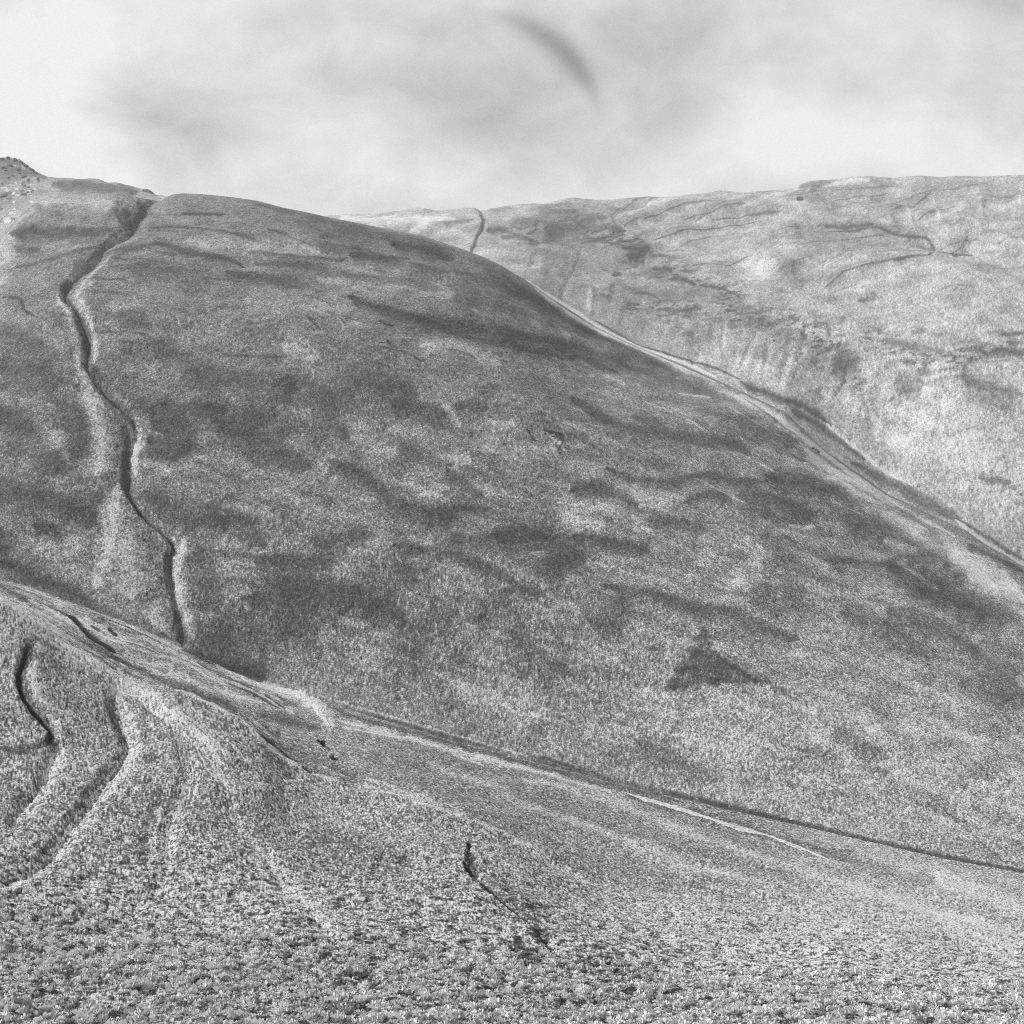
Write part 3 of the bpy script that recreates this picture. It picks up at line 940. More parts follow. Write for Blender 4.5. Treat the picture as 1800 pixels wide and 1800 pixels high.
lite('fg', 14, .3, 1500,1500, 1650,1540, 1800,1600)
lite('fg', 14, .3, 1560,1570, 1650,1610, 1800,1690)
dark('fg', 8, .4, 1100,1395, 1200,1425, 1300,1450, 1420,1490, 1520,1515, 1640,1540)
dark('fg', 18, .3, 1480,1500, 1580,1530, 1640,1545)
dark('fg', 22, .2, 950,1420, 1000,1420)
dark('fg', 24, .25, 650,1500, 560,1470, 720,1520)

# wide changes of the sward: stronger light at the lower right painted in as paler grass
broad('main', 1650, 1350, 420, 260, .30)
broad('main', 1250, 1300, 350, 160, .15)
broad('main', 1500, 1020, 250, 120, .12)
broad('main', 750, 560, 400, 130, -.05)
broad('main', 150, 800, 200, 200, -.1)
broad('fg', 1600, 1650, 450, 200, .3)
broad('fg', 350, 1680, 700, 120, .15)
broad('far', 1600, 720, 300, 200, .12)
broad('far', 1650, 480, 300, 120, .06)
broad('far', 1050, 450, 160, 120, -.15)

rt = np.random.RandomState(3)
for i_ in range(46):
    u0, v0 = rt.uniform(1080, 1770), rt.uniform(345, 520)
    ln = rt.uniform(25, 80)
    sl = rt.uniform(-.42, -.12) if u0 < 1640 else rt.uniform(-.3, .1)
    pts_ = []
    for q_ in range(4):
        pts_ += [u0 + ln * q_ / 3, v0 + sl * ln * q_ / 3 - 6 * math.sin(q_ / 3 * 3.1) * rt.uniform(.4, 1)]
    dark('far', rt.uniform(.9, 1.5), rt.uniform(.2, .42), *pts_, edge=.6)
for i_ in range(40):
    u0, v0 = rt.uniform(60, 900), rt.uniform(370, 640)
    if v0 < 345 + 0.28 * max(0, u0 - 400):
        continue
    ln = rt.uniform(30, 110)
    dark('main', rt.uniform(1.2, 3.2), rt.uniform(.2, .4), u0, v0, u0 + ln * .5, v0 + ln * .06, u0 + ln, v0 + ln * (.1 + .15 * (u0 > 400)), edge=.6)
for i_ in range(26):
    u0, v0 = rt.uniform(930, 1500), rt.uniform(560, 800)
    ln = rt.uniform(40, 120)
    v1 = v0 + (u0 - 930) * .35
    g_ = dark if i_ % 2 else lite
    g_('main', rt.uniform(1.2, 2.6), rt.uniform(.2, .4), u0, v1, u0 + ln * .5, v1 + ln * .25, u0 + ln, v1 + ln * .52, edge=.5)
# braided banks between the spur and the lower stream
for i_ in range(60):
    u0 = rt.uniform(-20, 430)
    k_ = rt.uniform(.08, .92)
    ln = rt.uniform(50, 130)
    pts_ = []
    for q_ in range(4):
        uu_ = u0 + ln * q_ / 3
        pts_ += [uu_, curve(RG_V, uu_) * (1 - k_) + curve(ST_V, uu_) * k_ + rt.uniform(-2, 2)]
    if i_ % 3 == 0:
        dark('fg', rt.uniform(1.3, 2.6), rt.uniform(.35, .8), *pts_, edge=.8)
    else:
        lite('fg', rt.uniform(1.0, 2.6), rt.uniform(.3, .65), *pts_, edge=.8)
    if i_ % 2:
        ridge('fg', 7, 5, .35, *pts_)
# rocky crag, far upper left
for i_ in range(60):
    u0, v0 = rt.uniform(-10, 75), rt.uniform(285, 400)
    if v0 < 288 + max(0, u0 - 30) * .7 or v0 > 405 - u0 * .85:
        continue
    g_ = dark if i_ % 2 else lite
    g_('far', rt.uniform(1.2, 3), rt.uniform(.4, .9), u0, v0, u0 + rt.uniform(2, 9), v0 + rt.uniform(-3, 5), edge=1.)

for (uu_, ss_) in ((-14, .4), (10, .45), (20, .3)):
    for L_ in (R3[:20], R4[:16], GC[6:]):
        M_ = list(L_)
        for q_ in range(0, len(M_), 2):
            M_[q_] += uu_ * (q_ + 3) / len(M_) + rt.uniform(-2, 2)
        lite('fg', 1.5, ss_, *M_, edge=.9)
        M_ = [a_ - 4 if k_ % 2 == 0 else a_ for k_, a_ in enumerate(M_)]
        dark('fg', 2.2, ss_ * .8, *M_, edge=.9)  # shaded left side of each pale channel line, painted in
for (a_) in ((225,1200, 262,1222, 310,1250, 355,1285, 390,1318), (300,1268, 345,1305, 372,1345, 385,1380), (330,1290, 365,1330, 402,1385, 425,1440),
             (215,1225, 226,1262, 236,1300), (345,1265, 400,1305, 440,1345), (80,1235, 100,1275, 108,1310, 98,1350)):
    lite('fg', 1.8, .6, *a_, edge=.7)

# overlapping patches merge into bands; a long-grained streakiness runs with the slope
th = math.radians(17)
A_ = (UU * math.cos(th) + VV * math.sin(th)) / 100.0
B_ = (-UU * math.sin(th) + VV * math.cos(th)) / 20.0
STRK = fbm(A_, B_, 5, 0.58)
STRK2 = fbm(UU / 60.0 + 31, VV / 30.0 + 11, 4, 0.6)
SOFT = SOFT * np.clip(1 + 1.5 * STRK, 0.35, 1.5)
DARK = np.maximum(DARK, 1.15 * (1 - np.exp(-0.98 * SOFT)))
# ---- general relief
inside = np.clip((Y - 90) / 60, 0, 1)
main_m = np.zeros(NR)
rr_ = np.arange(NR)
main_m = np.clip((rr_ - R_ST) / (60 * RES), 0, 1) * np.clip((R_CR - rr_) / (60 * RES), 0, 1)
far_m = np.clip((rr_ - R_H) / (50 * RES), 0, 1)
fg_m = np.clip((R_ST - rr_) / (50 * RES), 0, 1)
und = fbm(X / 130 + 3, Y / 190 + 8, 4, 0.5)
und2 = fbm(X / 34 + 30, Y / 46 + 80, 4, 0.55)
DZ += und * 7.0 * main_m[None, :] + und2 * 1.9 * main_m[None, :]
# rounded swells and terraces on the far side
fx = fbm((X + 0.55 * Y) / 170, (Y - 0.5 * X) / 420, 4, 0.5)
DZ += (fx * 14 + fbm(X / 60, Y / 110 + 5, 4, 0.55) * 4.0) * far_m[None, :] * np.clip((R_F + 40 * RES - rr_) / (90 * RES), 0.25, 1)[None, :]
# foreground: hummocks and tussocks
near = np.clip(1 - (Y - 180) / 260, 0, 1)
DZ += fg_m[None, :] * inside * (fbm(X / 22, Y / 30, 4, 0.5) * 1.8 + near * fbm(X / 4.2, Y / 5.2, 4, 0.6) * 0.55)
grow = fbm(X / 1.9 + 7, Y / 2.3, 3, 0.65)
DZ += grow * 0.28 * np.clip(1.2 - Y / 500, 0, 1) * inside
# scrub roughness on the hillside
DZ += fbm(X / 7, Y / 9, 3, 0.6) * 0.55 * main_m[None, :]

# clumps of plants: bumps of about the size of one bush, on every slope
cl = rng.normal(size=Y.shape)
cl = (cl + np.roll(cl, 1, 0) + np.roll(cl, 1, 1) + np.roll(np.roll(cl, 1, 0), 1, 1)) / 2
cl2 = rng.normal(size=(NC // 3 + 2, NR // 3 + 2)).repeat(3, 0).repeat(3, 1)[:NC, :NR]
cl2 = (cl2 + np.roll(cl2, 1, 0) + np.roll(cl2, 1, 1) + np.roll(cl2, -1, 0) + np.roll(cl2, -1, 1)) / 2.2
vis = np.clip((Y - 100) / 40, 0, 1)
CALM = 1 - 0.45 * np.clip(DARK, 0, 1)
BEN = fg_m[None, :] * np.clip((Y - ry[:, None]) / 40, 0, 1)      # the smoother bench
CALM = CALM * (1 - 0.12 * BEN)
AMP = np.clip(1.25 - Y / 1500, 0.35, 1.0)
DZ += (cl * 0.30 + cl2 * 0.05) * AMP * PXM * vis * CALM * np.where(rr_ > R_H, 0.8, 1.0)[None, :]
# ragged ledges and scrub in belts of the far side
def belt(pts, half):
    r = field(flat(pts), half * 2, 'far', 1.0)
    m_ = np.zeros_like(Y)
    m_[r[0]] = np.exp(-(r[1] / half) ** 2)
    return m_


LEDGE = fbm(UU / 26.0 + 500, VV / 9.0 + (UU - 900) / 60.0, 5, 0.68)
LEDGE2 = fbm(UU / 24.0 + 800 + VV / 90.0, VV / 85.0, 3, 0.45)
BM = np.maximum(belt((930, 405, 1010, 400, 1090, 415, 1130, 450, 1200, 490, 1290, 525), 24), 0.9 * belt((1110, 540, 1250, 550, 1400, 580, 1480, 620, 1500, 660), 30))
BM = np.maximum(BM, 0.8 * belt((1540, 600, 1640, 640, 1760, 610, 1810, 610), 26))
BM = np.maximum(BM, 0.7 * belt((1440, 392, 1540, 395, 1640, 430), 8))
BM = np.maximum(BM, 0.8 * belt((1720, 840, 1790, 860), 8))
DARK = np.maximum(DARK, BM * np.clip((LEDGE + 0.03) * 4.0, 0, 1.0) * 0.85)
FOLD = belt((1100, 600, 1250, 610, 1400, 640, 1550, 720), 60)
TF = far_m[None, :] * (-0.35 * FOLD * np.clip(LEDGE2, -0.3, 0.6) + 0.28 * fbm(UU / 55.0 + 5, VV / 16.0 + (UU - 900) / 110.0, 4, 0.6))
DZ += far_m[None, :] * 1.8 * FOLD * LEDGE2
MOT = fbm(X / 45 + 60, Y / 60, 4, 0.6)
# bare dark gaps between the tussocks of the near slope
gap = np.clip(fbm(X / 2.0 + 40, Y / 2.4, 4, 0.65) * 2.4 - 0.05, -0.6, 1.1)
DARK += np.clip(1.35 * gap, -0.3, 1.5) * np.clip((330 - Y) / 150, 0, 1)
TONE = TF + STRK * 0.50 * main_m[None, :] * np.clip((VV - 560) / 200, 0.35, 1) + STRK2 * 0.22 * (main_m + 0.7 * far_m)[None, :] + BROAD + LITE - DARK * (1.0 - 0.3 * np.clip(EDG, 0, 1)) + (cl * (0.27 + 0.08 * fg_m)[None, :] + cl2 * 0.05) * CALM * np.clip(1.15 - Y / 1900, 0.3, 1)
Z2 = Z + DZ
_ = 0


def make_grid(name, r0, r1, mat):
    nr = r1 - r0 + 1
    co = np.empty((NC, nr, 3), np.float32)
    co[..., 0] = X[:, r0:r1 + 1]
    co[..., 1] = Y[:, r0:r1 + 1]
    co[..., 2] = Z2[:, r0:r1 + 1]
    idx = np.arange(NC * nr, dtype=np.int32).reshape(NC, nr)
    q = np.stack([idx[:-1, :-1], idx[1:, :-1], idx[1:, 1:], idx[:-1, 1:]], -1).reshape(-1, 4)
    me = bpy.data.meshes.new(name)
    me.vertices.add(NC * nr)
    me.vertices.foreach_set('co', co.ravel())
    me.loops.add(q.size)
    me.loops.foreach_set('vertex_index', q.ravel())
    me.polygons.add(len(q))
    me.polygons.foreach_set('loop_start', np.arange(0, q.size, 4, dtype=np.int32))
    me.update(calc_edges=True)
    me.polygons.foreach_set('use_smooth', np.ones(len(q), bool))
    at = me.attributes.new('tone', 'FLOAT', 'POINT')
    at.data.foreach_set('value', TONE[:, r0:r1 + 1].astype(np.float32).ravel())
    at = me.attributes.new('mot', 'FLOAT', 'POINT')
    at.data.foreach_set('value', MOT[:, r0:r1 + 1].astype(np.float32).ravel())
    me.update()
    me.materials.append(mat)
    o = bpy.data.objects.new(name, me)
    o['kind'] = 'structure'
    C.objects.link(o)
    return o


def terrain_mat(name, base, k_tone, grains, bumps, k_mot=0.5):
    m = bpy.data.materials.new(name)
    m.use_nodes = True
    g = NT(m.node_tree)
    g.n.clear()
    o = g.new('ShaderNodeOutputMaterial')
    b = g.new('ShaderNodeBsdfPrincipled')
    b.inputs['Roughness'].default_value = 0.95
    b.inputs['Specular IOR Level'].default_value = 0.15
    geo = g.new('ShaderNodeNewGeometry')
    pos = geo.outputs['Position']
    at = g.new('ShaderNodeAttribute', attribute_name='tone')
    am = g.new('ShaderNodeAttribute', attribute_name='mot')
    e = g.m('MULTIPLY', at.outputs['Fac'], k_tone)
    e = g.m('ADD', e, g.m('MULTIPLY', am.outputs['Fac'], k_mot))
    # dark tone swallows part of the grain contrast
    calm = g.m('SUBTRACT', 1.0, g.m('MULTIPLY', g.m('MAXIMUM', g.m('MULTIPLY', at.outputs['Fac'], -1.0), 0.0), 0.35))
    for (sc, det, ro, amp, stretch) in grains:
        v = g.mapping(pos, scale=stretch)
        n = g.noise(v, sc, det, ro)
        e = g.m('ADD', e, g.m('MULTIPLY', g.m('MULTIPLY', g.m('SUBTRACT', n, 0.5), amp), calm))
    val = g.m('MULTIPLY', g.m('POWER', 2.71828, e), base)
    val = g.m('MINIMUM', val, 0.62)
    cc = g.new('ShaderNodeCombineColor')
    for i in range(3):
        g.l.new(val, cc.inputs[i])
    g.l.new(cc.outputs[0], b.inputs['Base Color'])
    nrm = None
    for (sc, det, ro, dist) in bumps:
        n = g.noise(pos, sc, det, ro)
        bp = g.new('ShaderNodeBump')
        bp.inputs['Strength'].default_value = 1.0
        bp.inputs['Distance'].default_value = dist
        g.l.new(n, bp.inputs['Height'])
        if nrm is not None:
            g.l.new(nrm, bp.inputs['Normal'])
        nrm = bp.outputs[0]
    g.l.new(nrm, b.inputs['Normal'])
    g.l.new(b.outputs[0], o.inputs['Surface'])
    return m


m_fg = terrain_mat('rough_grass', 0.235, 1.8, [(1.6, 4, 0.72, 7.0, (1, 1, 1)), (0.22, 3, 0.6, 1.2, (1, 1.3, 1))], [(1.1, 4, 0.7, 0.9)], 0.35)
m_main = terrain_mat('bracken_hillside', 0.19, 1.7, [(1.5, 4, 0.72, 5.6, (1, 0.7, 0.7)), (0.09, 4, 0.6, 0.9, (1, .6, .6))], [(0.8, 4, 0.7, 1.3)], 0.3)
m_far = terrain_mat('pale_grass_fell', 0.34, 1.5, [(0.9, 4, 0.72, 2.8, (1, 0.6, 0.6)), (0.03, 5, 0.6, 0.8, (1, .5, .5))], [(0.2, 4, 0.7, 2.0)], 0.25)

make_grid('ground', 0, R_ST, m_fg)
make_grid('hillside', R_ST, R_H, m_main)
make_grid('distant_hill', R_H, NR - 1, m_far)

# ------------------------------------------------------------------ tussocks of rough grass over the near slope
def surface(u, v, lay):
    """point of the terrain seen at a photo position"""
    c = int(np.clip(np.searchsorted(U, u), 0, NC - 1))
    r0, r1 = LAY[lay]
    vv = 900 - F * Z2[c, r0:r1] / Y[c, r0:r1]
    r = r0 + int(np.argmin(np.abs(vv - v)))
    return np.array([X[c, r], Y[c, r], Z2[c, r]])


def tussocks():
    rg = np.random.RandomState(11)
    NT_ = 52000
    # even spread over the ground between 112 m and 330 m, thinning with distance
    y = 112 + (205 - 112) * rg.rand(NT_ * 3) ** 0.9
    s = rg.uniform(-0.40, 0.40, NT_ * 3)
    keep = rg.rand(NT_ * 3) < (y / 205) * np.clip((205 - y) / 75, 0, 1)
    y, s = y[keep][:NT_], s[keep][:NT_]
    x = s * y
    clump = -fbm(x / 2.0 + 40, y / 2.4, 4, 0.65)
    k = clump > 0.0
    x, y, s, clump = x[k], y[k], s[k], clump[k]
    # height of the ground under each: nearest column, interpolated along it
    ci = np.clip(np.searchsorted(U, 900 + F * s), 0, NC - 1)
    z = np.empty(len(x))
    r0, r1 = LAY['fg']
    t_ = np.empty(len(x))
    for c in np.unique(ci):
        m = ci == c
        z[m] = np.interp(y[m], Y[c, r0:r1], Z2[c, r0:r1])
        t_[m] = np.interp(y[m], Y[c, r0:r1], TONE[c, r0:r1])
    k = t_ > -0.95
    x, y, z, t_, clump = x[k], y[k], z[k], t_[k], clump[k]
    n = len(x)
    NB = 9
    size = rg.uniform(0.16, 0.46, n) * np.clip(1.1 + 1.6 * fbm(x / 7 + 3, y / 9, 3, .6), .5, 2.0) * (1 + 0.5 * np.clip(clump, 0, 1))
    a = rg.rand(n, NB) * 2 * np.pi
    lean = rg.uniform(0.25, 1.15, (n, NB)) * size[:, None]
    hgt = rg.uniform(0.55, 1.15, (n, NB)) * size[:, None]
    wd = rg.uniform(0.10, 0.22, (n, NB)) * size[:, None]
    ca, sa = np.cos(a), np.sin(a)
    bx, by = x[:, None] + ca * size[:, None] * 0.15, y[:, None] + sa * size[:, None] * 0.15
    V = np.empty((n, NB, 4, 3), np.float32)
    zb = z[:, None] - 0.05
    V[:, :, 0] = np.stack([bx - sa * wd, by + ca * wd, zb + 0 * a], -1)
    V[:, :, 1] = np.stack([bx + sa * wd, by - ca * wd, zb + 0 * a], -1)
    mx, my = bx + ca * lean * 0.45, by + sa * lean * 0.45
    V[:, :, 2] = np.stack([mx + sa * wd * .8, my - ca * wd * .8, zb + hgt], -1)
    V[:, :, 3] = np.stack([bx + ca * lean - sa * wd * .3, by + sa * lean + ca * wd * .3, zb + hgt * 0.75], -1)
    nq = n * NB
    me = bpy.data.meshes.new('rough_grass')
    me.vertices.add(nq * 4)
    me.vertices.foreach_set('co', V.ravel())
    me.loops.add(nq * 4)
    me.loops.foreach_set('vertex_index', np.arange(nq * 4, dtype=np.int32))
    me.polygons.add(nq)
    me.polygons.foreach_set('loop_start', np.arange(0, nq * 4, 4, dtype=np.int32))
    me.update(calc_edges=True)
    at = me.attributes.new('tone', 'FLOAT', 'POINT')
    tv = np.clip(t_, -1.5, .8)[:, None, None] * 1.15 + rg.normal(size=(n, 1, 1)) * 0.6 + rg.normal(size=(n, NB, 1)) * 0.12
    at.data.foreach_set('value', np.broadcast_to(tv, (n, NB, 4)).astype(np.float32).ravel())
    m = bpy.data.materials.new('dry_grass_blades')
    m.use_nodes = True
    g = NT(m.node_tree)
    g.n.clear()
    o = g.new('ShaderNodeOutputMaterial')
    b = g.new('ShaderNodeBsdfDiffuse')
    att = g.new('ShaderNodeAttribute', attribute_name='tone')
    val = g.m('MINIMUM', g.m('MULTIPLY', g.m('POWER', 2.71828, att.outputs['Fac']), 0.54), 0.78)
    cc = g.new('ShaderNodeCombineColor')
    for i in range(3):
        g.l.new(val, cc.inputs[i])
    g.l.new(cc.outputs[0], b.inputs['Color'])
    g.l.new(b.outputs[0], o.inputs['Surface'])
    me.materials.append(m)
    ob = bpy.data.objects.new('rough_grass', me)
    ob['kind'] = 'stuff'
    ob['label'] = 'pale dry tussock grass covering the near slope'
    ob['category'] = 'grass'
    C.objects.link(ob)


tussocks()


# ------------------------------------------------------------------ strips that lie on the ground: water and washed stones
def stone_mat(name, base, amp, scale, rough=0.9):
    m = bpy.data.materials.new(name)
    m.use_nodes = True
    g = NT(m.node_tree)
    b = m.node_tree.nodes['Principled BSDF']
    b.inputs['Roughness'].default_value = rough
    geo = g.new('ShaderNodeNewGeometry')
    n = g.noise(geo.outputs['Position'], scale, 5, 0.7)
    val = g.m('MINIMUM', g.m('MULTIPLY', g.m('POWER', 2.71828, g.m('MULTIPLY', g.m('SUBTRACT', n, 0.5), amp)), base), 0.75)
    cc = g.new('ShaderNodeCombineColor')
    for i in range(3):
        g.l.new(val, cc.inputs[i])
    g.l.new(cc.outputs[0], b.inputs['Base Color'])
    bp = g.new('ShaderNodeBump')
    bp.inputs['Distance'].default_value = 0.4
    g.l.new(n, bp.inputs['Height'])
    g.l.new(bp.outputs[0], b.inputs['Normal'])
    return m


def ribbon(name, lay, pts, wid, mat, lift=0.12):
    p = densify(flat(pts), 8)
    n = len(p)
    r = np.random.RandomState(len(name) + n)
    d = np.gradient(p, axis=0)
    d /= np.hypot(*d.T)[:, None]
    nr = np.stack([-d[:, 1], d[:, 0]], 1)
    L = np.linspace(0, 1, n)
    wv = np.interp(L, np.linspace(0, 1, len(wid)), wid) * (1 + 0.5 * np.convolve(r.randn(n + 4), [.2] * 5, 'valid'))
    co = []
    for i in range(n):
        for j in (-1, -.5, 0, .5, 1):
            q = p[i] + nr[i] * wv[i] * j * (1 + (r.rand() - .5) * .5)
            a = surface(q[0], q[1], lay)
            a[2] += lift * (1 - 0.9 * abs(j)) + 0.02
            co.append(a)
    fs = []
    for i in range(n - 1):
        for j in range(4):
            a = i * 5 + j
            fs.append((a, a + 1, a + 6, a + 5))
    me = bpy.data.meshes.new(name)
    me.from_pydata([tuple(c) for c in co], [], fs)
    me.materials.append(mat)
    ob = bpy.data.objects.new(name, me)
    ob['kind'] = 'structure'
    C.objects.link(ob)
    return ob


m_gravel = stone_mat('washed_stones', 0.50, 5.0, 0.9)
m_water = stone_mat('stream_bed_stones', 0.52, 1.2, 0.6, 0.55)
ribbon('gravel_path', 'fg', (1095,1392, 1125,1402, 1160,1412, 1200,1424, 1250,1440, 1300,1456, 1350,1469, 1385,1483, 1420,1496, 1458,1512),
       (.8, 2.8, 5.2, 4.4, 4.4, 3.4, 3.2, 1.6, .7), m_gravel)
ribbon('gravel_bank', 'fg', (440,1197, 475,1208, 505,1216, 532,1224, 552,1238, 566,1256, 580,1278), (.7, 2.2, 5, 6.5, 6.0, 5.5, 2.0), m_gravel, .3)
ribbon('stream', 'all', (1678,913, 1692,924, 1710,938, 1732,953, 1755,967, 1780,982, 1812,1002), (1.5, 3.0, 3.6, 2.6, 2.2, 2.0), m_water, 0.3)


# ------------------------------------------------------------------ rocks and bushes, one object each
import bmesh


def rock(u, v, lay, size_px, label, shade=0.12, flatn=0.7, seed=0, name='boulder', cat='boulder', group=None):
    a = surface(u, v, lay)
    r_m = size_px * a[1] / F
    rr2 = random.Random(seed)
    bm = bmesh.new()
    bmesh.ops.create_icosphere(bm, subdivisions=3, radius=1.0)
    planes = []
    for i in range(11):
        q = Vector((rr2.uniform(-1, 1), rr2.uniform(-1, 1), rr2.uniform(-.6, 1))).normalized()
        planes.append((q, rr2.uniform(.55, .9)))
    for vt in bm.verts:
        c = vt.co.copy()
        for q, dd in planes:
            h = c.dot(q) - dd
            if h > 0:
                c -= q * h * 0.92
        c *= 1 + 0.06 * rr2.uniform(-1, 1)
        c.z *= flatn
        c.x *= 1.15
        vt.co = c * r_m
    me = bpy.data.meshes.new(name)
    bm.to_mesh(me)
    bm.free()
    key = 'rock_%d' % int(shade * 100)
    mt = bpy.data.materials.get(key) or stone_mat(key, shade, 1.6, 1.5)
    me.materials.append(mt)
    ob = bpy.data.objects.new(name, me)
    ob.location = (a[0], a[1], a[2] + r_m * flatn * 0.30)
    ob.rotation_euler = (0, 0, rr2.uniform(0, 6))
    ob['label'] = label
    ob['category'] = cat
    if group:
        ob['group'] = group
    C.objects.link(ob)


def bush(u, v, lay, size_px, label, seed):
    a = surface(u, v, lay)
    r_m = size_px * a[1] / F
    rg = np.random.RandomState(seed)
    root = bpy.data.objects.new('bush', None)
    root.location = tuple(a)
    root['label'] = label
    root['category'] = 'bush'
    root['group'] = 'dark bushes on the smooth grass bench'
    C.objects.link(root)
    n = 900
    ph = rg.rand(n) * 2 * np.pi
    rad = rg.rand(n) ** .5
    lob = 1 + .35 * np.sin(ph * 3 + seed) + .2 * np.sin(ph * 5 + 1)
    cx, cy_ = np.cos(ph) * rad * lob * 1.15, np.sin(ph) * rad * lob
    cz = rg.rand(n) ** .8 * np.sqrt(np.clip(1.05 - rad ** 2, .05, 1)) * .9
    V = np.stack([cx, cy_, cz], 1) * r_m
    lv = []
    fs = []
    for i in range(n):
        e1 = rg.normal(size=3)
        e1 /= np.linalg.norm(e1)
        e2 = np.cross(e1, rg.normal(size=3))
        e2 /= np.linalg.norm(e2)
        s1 = r_m * rg.uniform(.06, .13)
        b = len(lv)
        lv += [tuple(V[i] - e1 * s1), tuple(V[i] + e2 * s1 * .6), tuple(V[i] + e1 * s1), tuple(V[i] - e2 * s1 * .6)]
        fs.append((b, b + 1, b + 2, b + 3))
    me = bpy.data.meshes.new('foliage')
    me.from_pydata(lv, [], fs)
    me.materials.append(bpy.data.materials.get('bush_leaves') or stone_mat('bush_leaves', 0.035, 1.2, 3.0))
    ob = bpy.data.objects.new('foliage', me)
    ob.parent = root
    C.objects.link(ob)
    bm = bmesh.new()
    for i in range(6):
        aa = i * 1.05 + seed
        tip = Vector((math.cos(aa) * .6, math.sin(aa) * .6, .55)) * r_m
        mdl = Vector((math.cos(aa) * .2, math.sin(aa) * .2, .3)) * r_m
        prev = None
        for pos_, rd in ((Vector((0, 0, -.1)) * r_m, .07), (mdl, .045), (tip, .015)):
            ring = [bm.verts.new(pos_ + Vector((math.cos(t), math.sin(t), 0)) * rd * r_m) for t in (0, 1.26, 2.51, 3.77, 5.03)]
            if prev:
                for j in range(5):
                    bm.faces.new((prev[j], prev[(j + 1) % 5], ring[(j + 1) % 5], ring[j]))
            prev = ring
    me = bpy.data.meshes.new('stem')
    bm.to_mesh(me)
    bm.free()
    me.materials.append(bpy.data.materials.get('bush_wood') or stone_mat('bush_wood', 0.05, 1.0, 3.0))
    ob = bpy.data.objects.new('stem', me)
    ob.parent = root
    C.objects.link(ob)


bush(566, 1309, 'fg', 6.5, 'larger dark low bush, the upper left of two on the smooth grass bench', 4)
bush(587, 1336, 'fg', 5.0, 'smaller dark low bush, the lower right of two on the smooth grass bench', 9)
rock(1392, 1441, 'fg', 3.6, 'pale isolated boulder beside the dark stream cut at the right', .6, .6, 3)
rock(79, 1045, 'fg', 2.4, 'small white stone, left of two by the foot of the hill at far left', .75, .7, 5)
rock(102, 1051, 'fg', 2.2, 'small white stone, right of two by the foot of the hill at far left', .75, .7, 6)
rock(1428, 789, 'main', 2.6, 'dark rock by the pale stream bank, upper left of a pair', .05, .8, 7)
rock(1438, 796, 'main', 3.4, 'larger dark rock by the pale stream bank, lower right of a pair', .05, .8, 8)
OUT = [(929, 757, 2.2), (942, 775, 2.4), (957, 762, 3.0), (972, 768, 3.0), (986, 774, 2.6), (992, 786, 2.6), (982, 796, 3.4), (962, 797, 2.6), (840, 794, 2.6), (828, 802, 2.0)]
WO = ['topmost rock at the left end of the small outcrop in the middle of the hill', 'second rock down at the left of the small mid hill outcrop',
      'rock in the upper middle of the small outcrop on the big hill', 'rock at the crown of the small outcrop on the big hill',
      'rock near the right end of the mid hill outcrop, above its rim', 'rightmost rock of the small outcrop on the big hill',
      'largest and darkest rock at the foot of the mid hill outcrop', 'lowest left rock at the foot of the mid hill outcrop',
      'lone dark rock on the slope left of the mid hill outcrop', 'smaller rock just left of the lone dark rock on the slope']
for i, (u, v, s_) in enumerate(OUT):
    rock(u, v, 'main', s_, WO[i], .09, .7, 20 + i, 'rock', 'rock', 'rocks of the small outcrop on the hill')
STN = [(72, 1634, 3.2, 'dark stone in the rough grass near the left edge'), (151, 1667, 5.0, 'broad dark stone in rough grass at lower left'),
       (345, 1555, 3.6, 'dark stone below the forked pale channels'), (425, 1538, 3.0, 'small dark stone right of the pale channels'),
       (541, 1673, 3.0, 'small dark stone in the rough grass at lower centre left'), (628, 1722, 3.6, 'dark stone in the tussocks near the bottom, left of centre'),
       (676, 1767, 4.0, 'dark stone almost at the bottom edge, left of centre'), (822, 1606, 3.6, 'dark stone just left of the narrow black gully'),
       (873, 1787, 3.4, 'dark stone on the bottom edge near the centre')]
for i, (u, v, s_, l_) in enumerate(STN):
    rock(u, v, 'fg', s_, l_, .03, .75, 60 + i, 'stone', 'stone', 'dark stones scattered in the near tussocks')
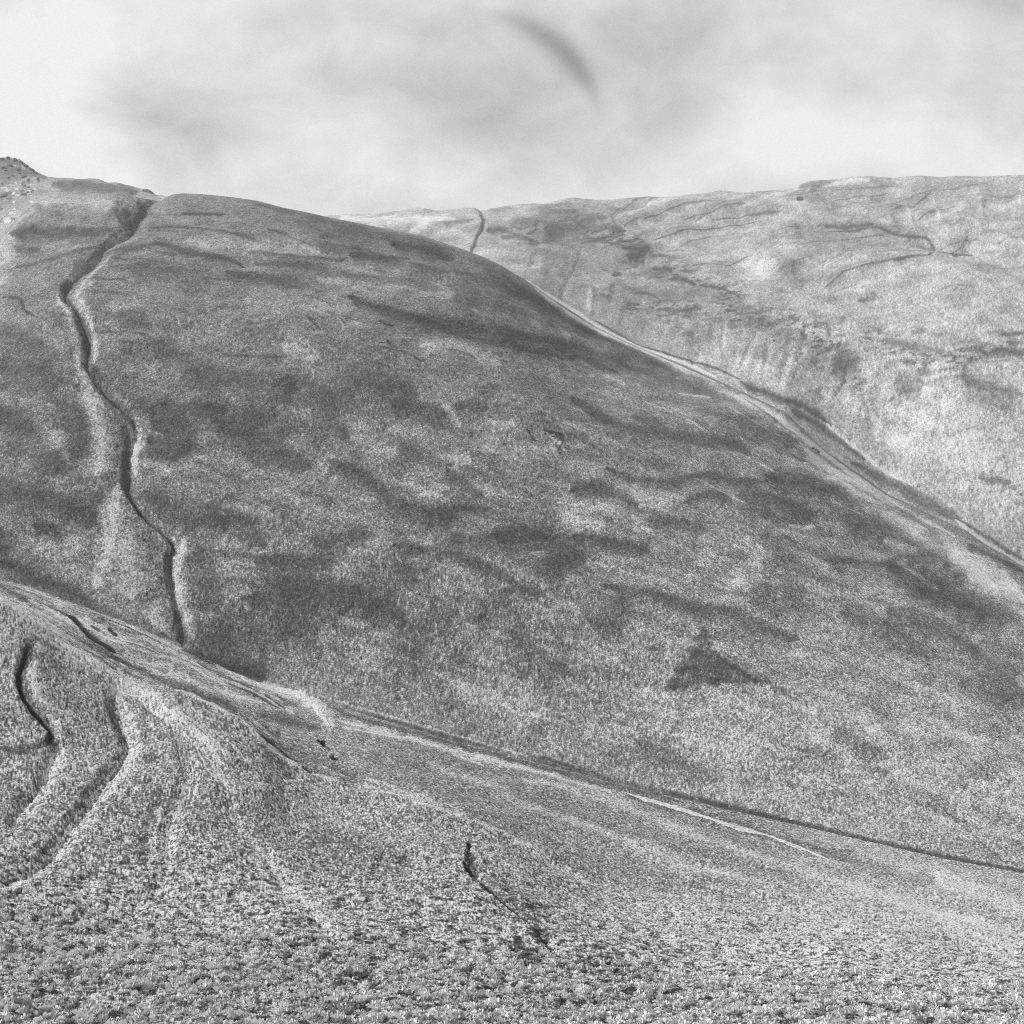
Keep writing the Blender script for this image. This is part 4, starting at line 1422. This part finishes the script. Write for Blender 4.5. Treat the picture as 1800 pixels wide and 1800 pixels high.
CR = [(4, 281, 5), (14, 279, 4), (27, 282, 4.5), (37, 287, 4), (46, 293, 4), (56, 300, 4), (64, 305, 3), (20, 292, 3), (8, 300, 3), (33, 305, 3), (50, 330, 2.6), (48, 338, 2.4), (18, 322, 2.6), (5, 345, 3)]
WC = ['highest rock on the crag, against the sky at the left edge', 'second rock along the crag skyline', 'third rock along the crag skyline, broad and blocky',
      'fourth rock along the crag skyline', 'fifth rock along the crag skyline, where it starts to fall', 'sixth rock along the crag skyline', 'lowest rock of the crag skyline, by the smooth hill',
      'rock just below the crag top', 'rock on the scree at the left edge below the crag top', 'rock in the middle of the crag scree', 'upper of two close rocks low on the crag scree',
      'lower of two close rocks low on the crag scree', 'rock on the scree left of the two close ones', 'dark rock low on the scree at the left edge']
for i, (u, v, s_) in enumerate(CR):
    rock(u, v, 'far', s_, WC[i], .20, .8, 80 + i, 'rock', 'rock', 'rocks of the crag at top left')


# ------------------------------------------------------------------ the air between here and the far side
hz = bpy.data.materials.new('air')
hz.use_nodes = True
g = NT(hz.node_tree)
g.n.clear()
oo = g.new('ShaderNodeOutputMaterial')
pv = g.new('ShaderNodeVolumePrincipled')
pv.inputs['Color'].default_value = (0.93, 0.93, 0.93, 1)
pv.inputs['Density'].default_value = 0.00005
pv.inputs['Anisotropy'].default_value = 0.2
g.l.new(pv.outputs[0], oo.inputs['Volume'])
bx = bpy.data.meshes.new('haze')
x0, x1, y0, y1 = float(X.min()) - 50, float(X.max()) + 50, -60.0, 9100.0
z0, z1 = float(Z2.min()) - 2, float(Z2.max()) + 30
bx.from_pydata([(x0, y0, z0), (x1, y0, z0), (x1, y1, z0), (x0, y1, z0), (x0, y0, z1), (x1, y0, z1), (x1, y1, z1), (x0, y1, z1)], [],
               [(0, 3, 2, 1), (4, 5, 6, 7), (0, 1, 5, 4), (1, 2, 6, 5), (2, 3, 7, 6), (3, 0, 4, 7)])
bx.materials.append(hz)
ob = bpy.data.objects.new('haze', bx)
ob['kind'] = 'stuff'
C.objects.link(ob)
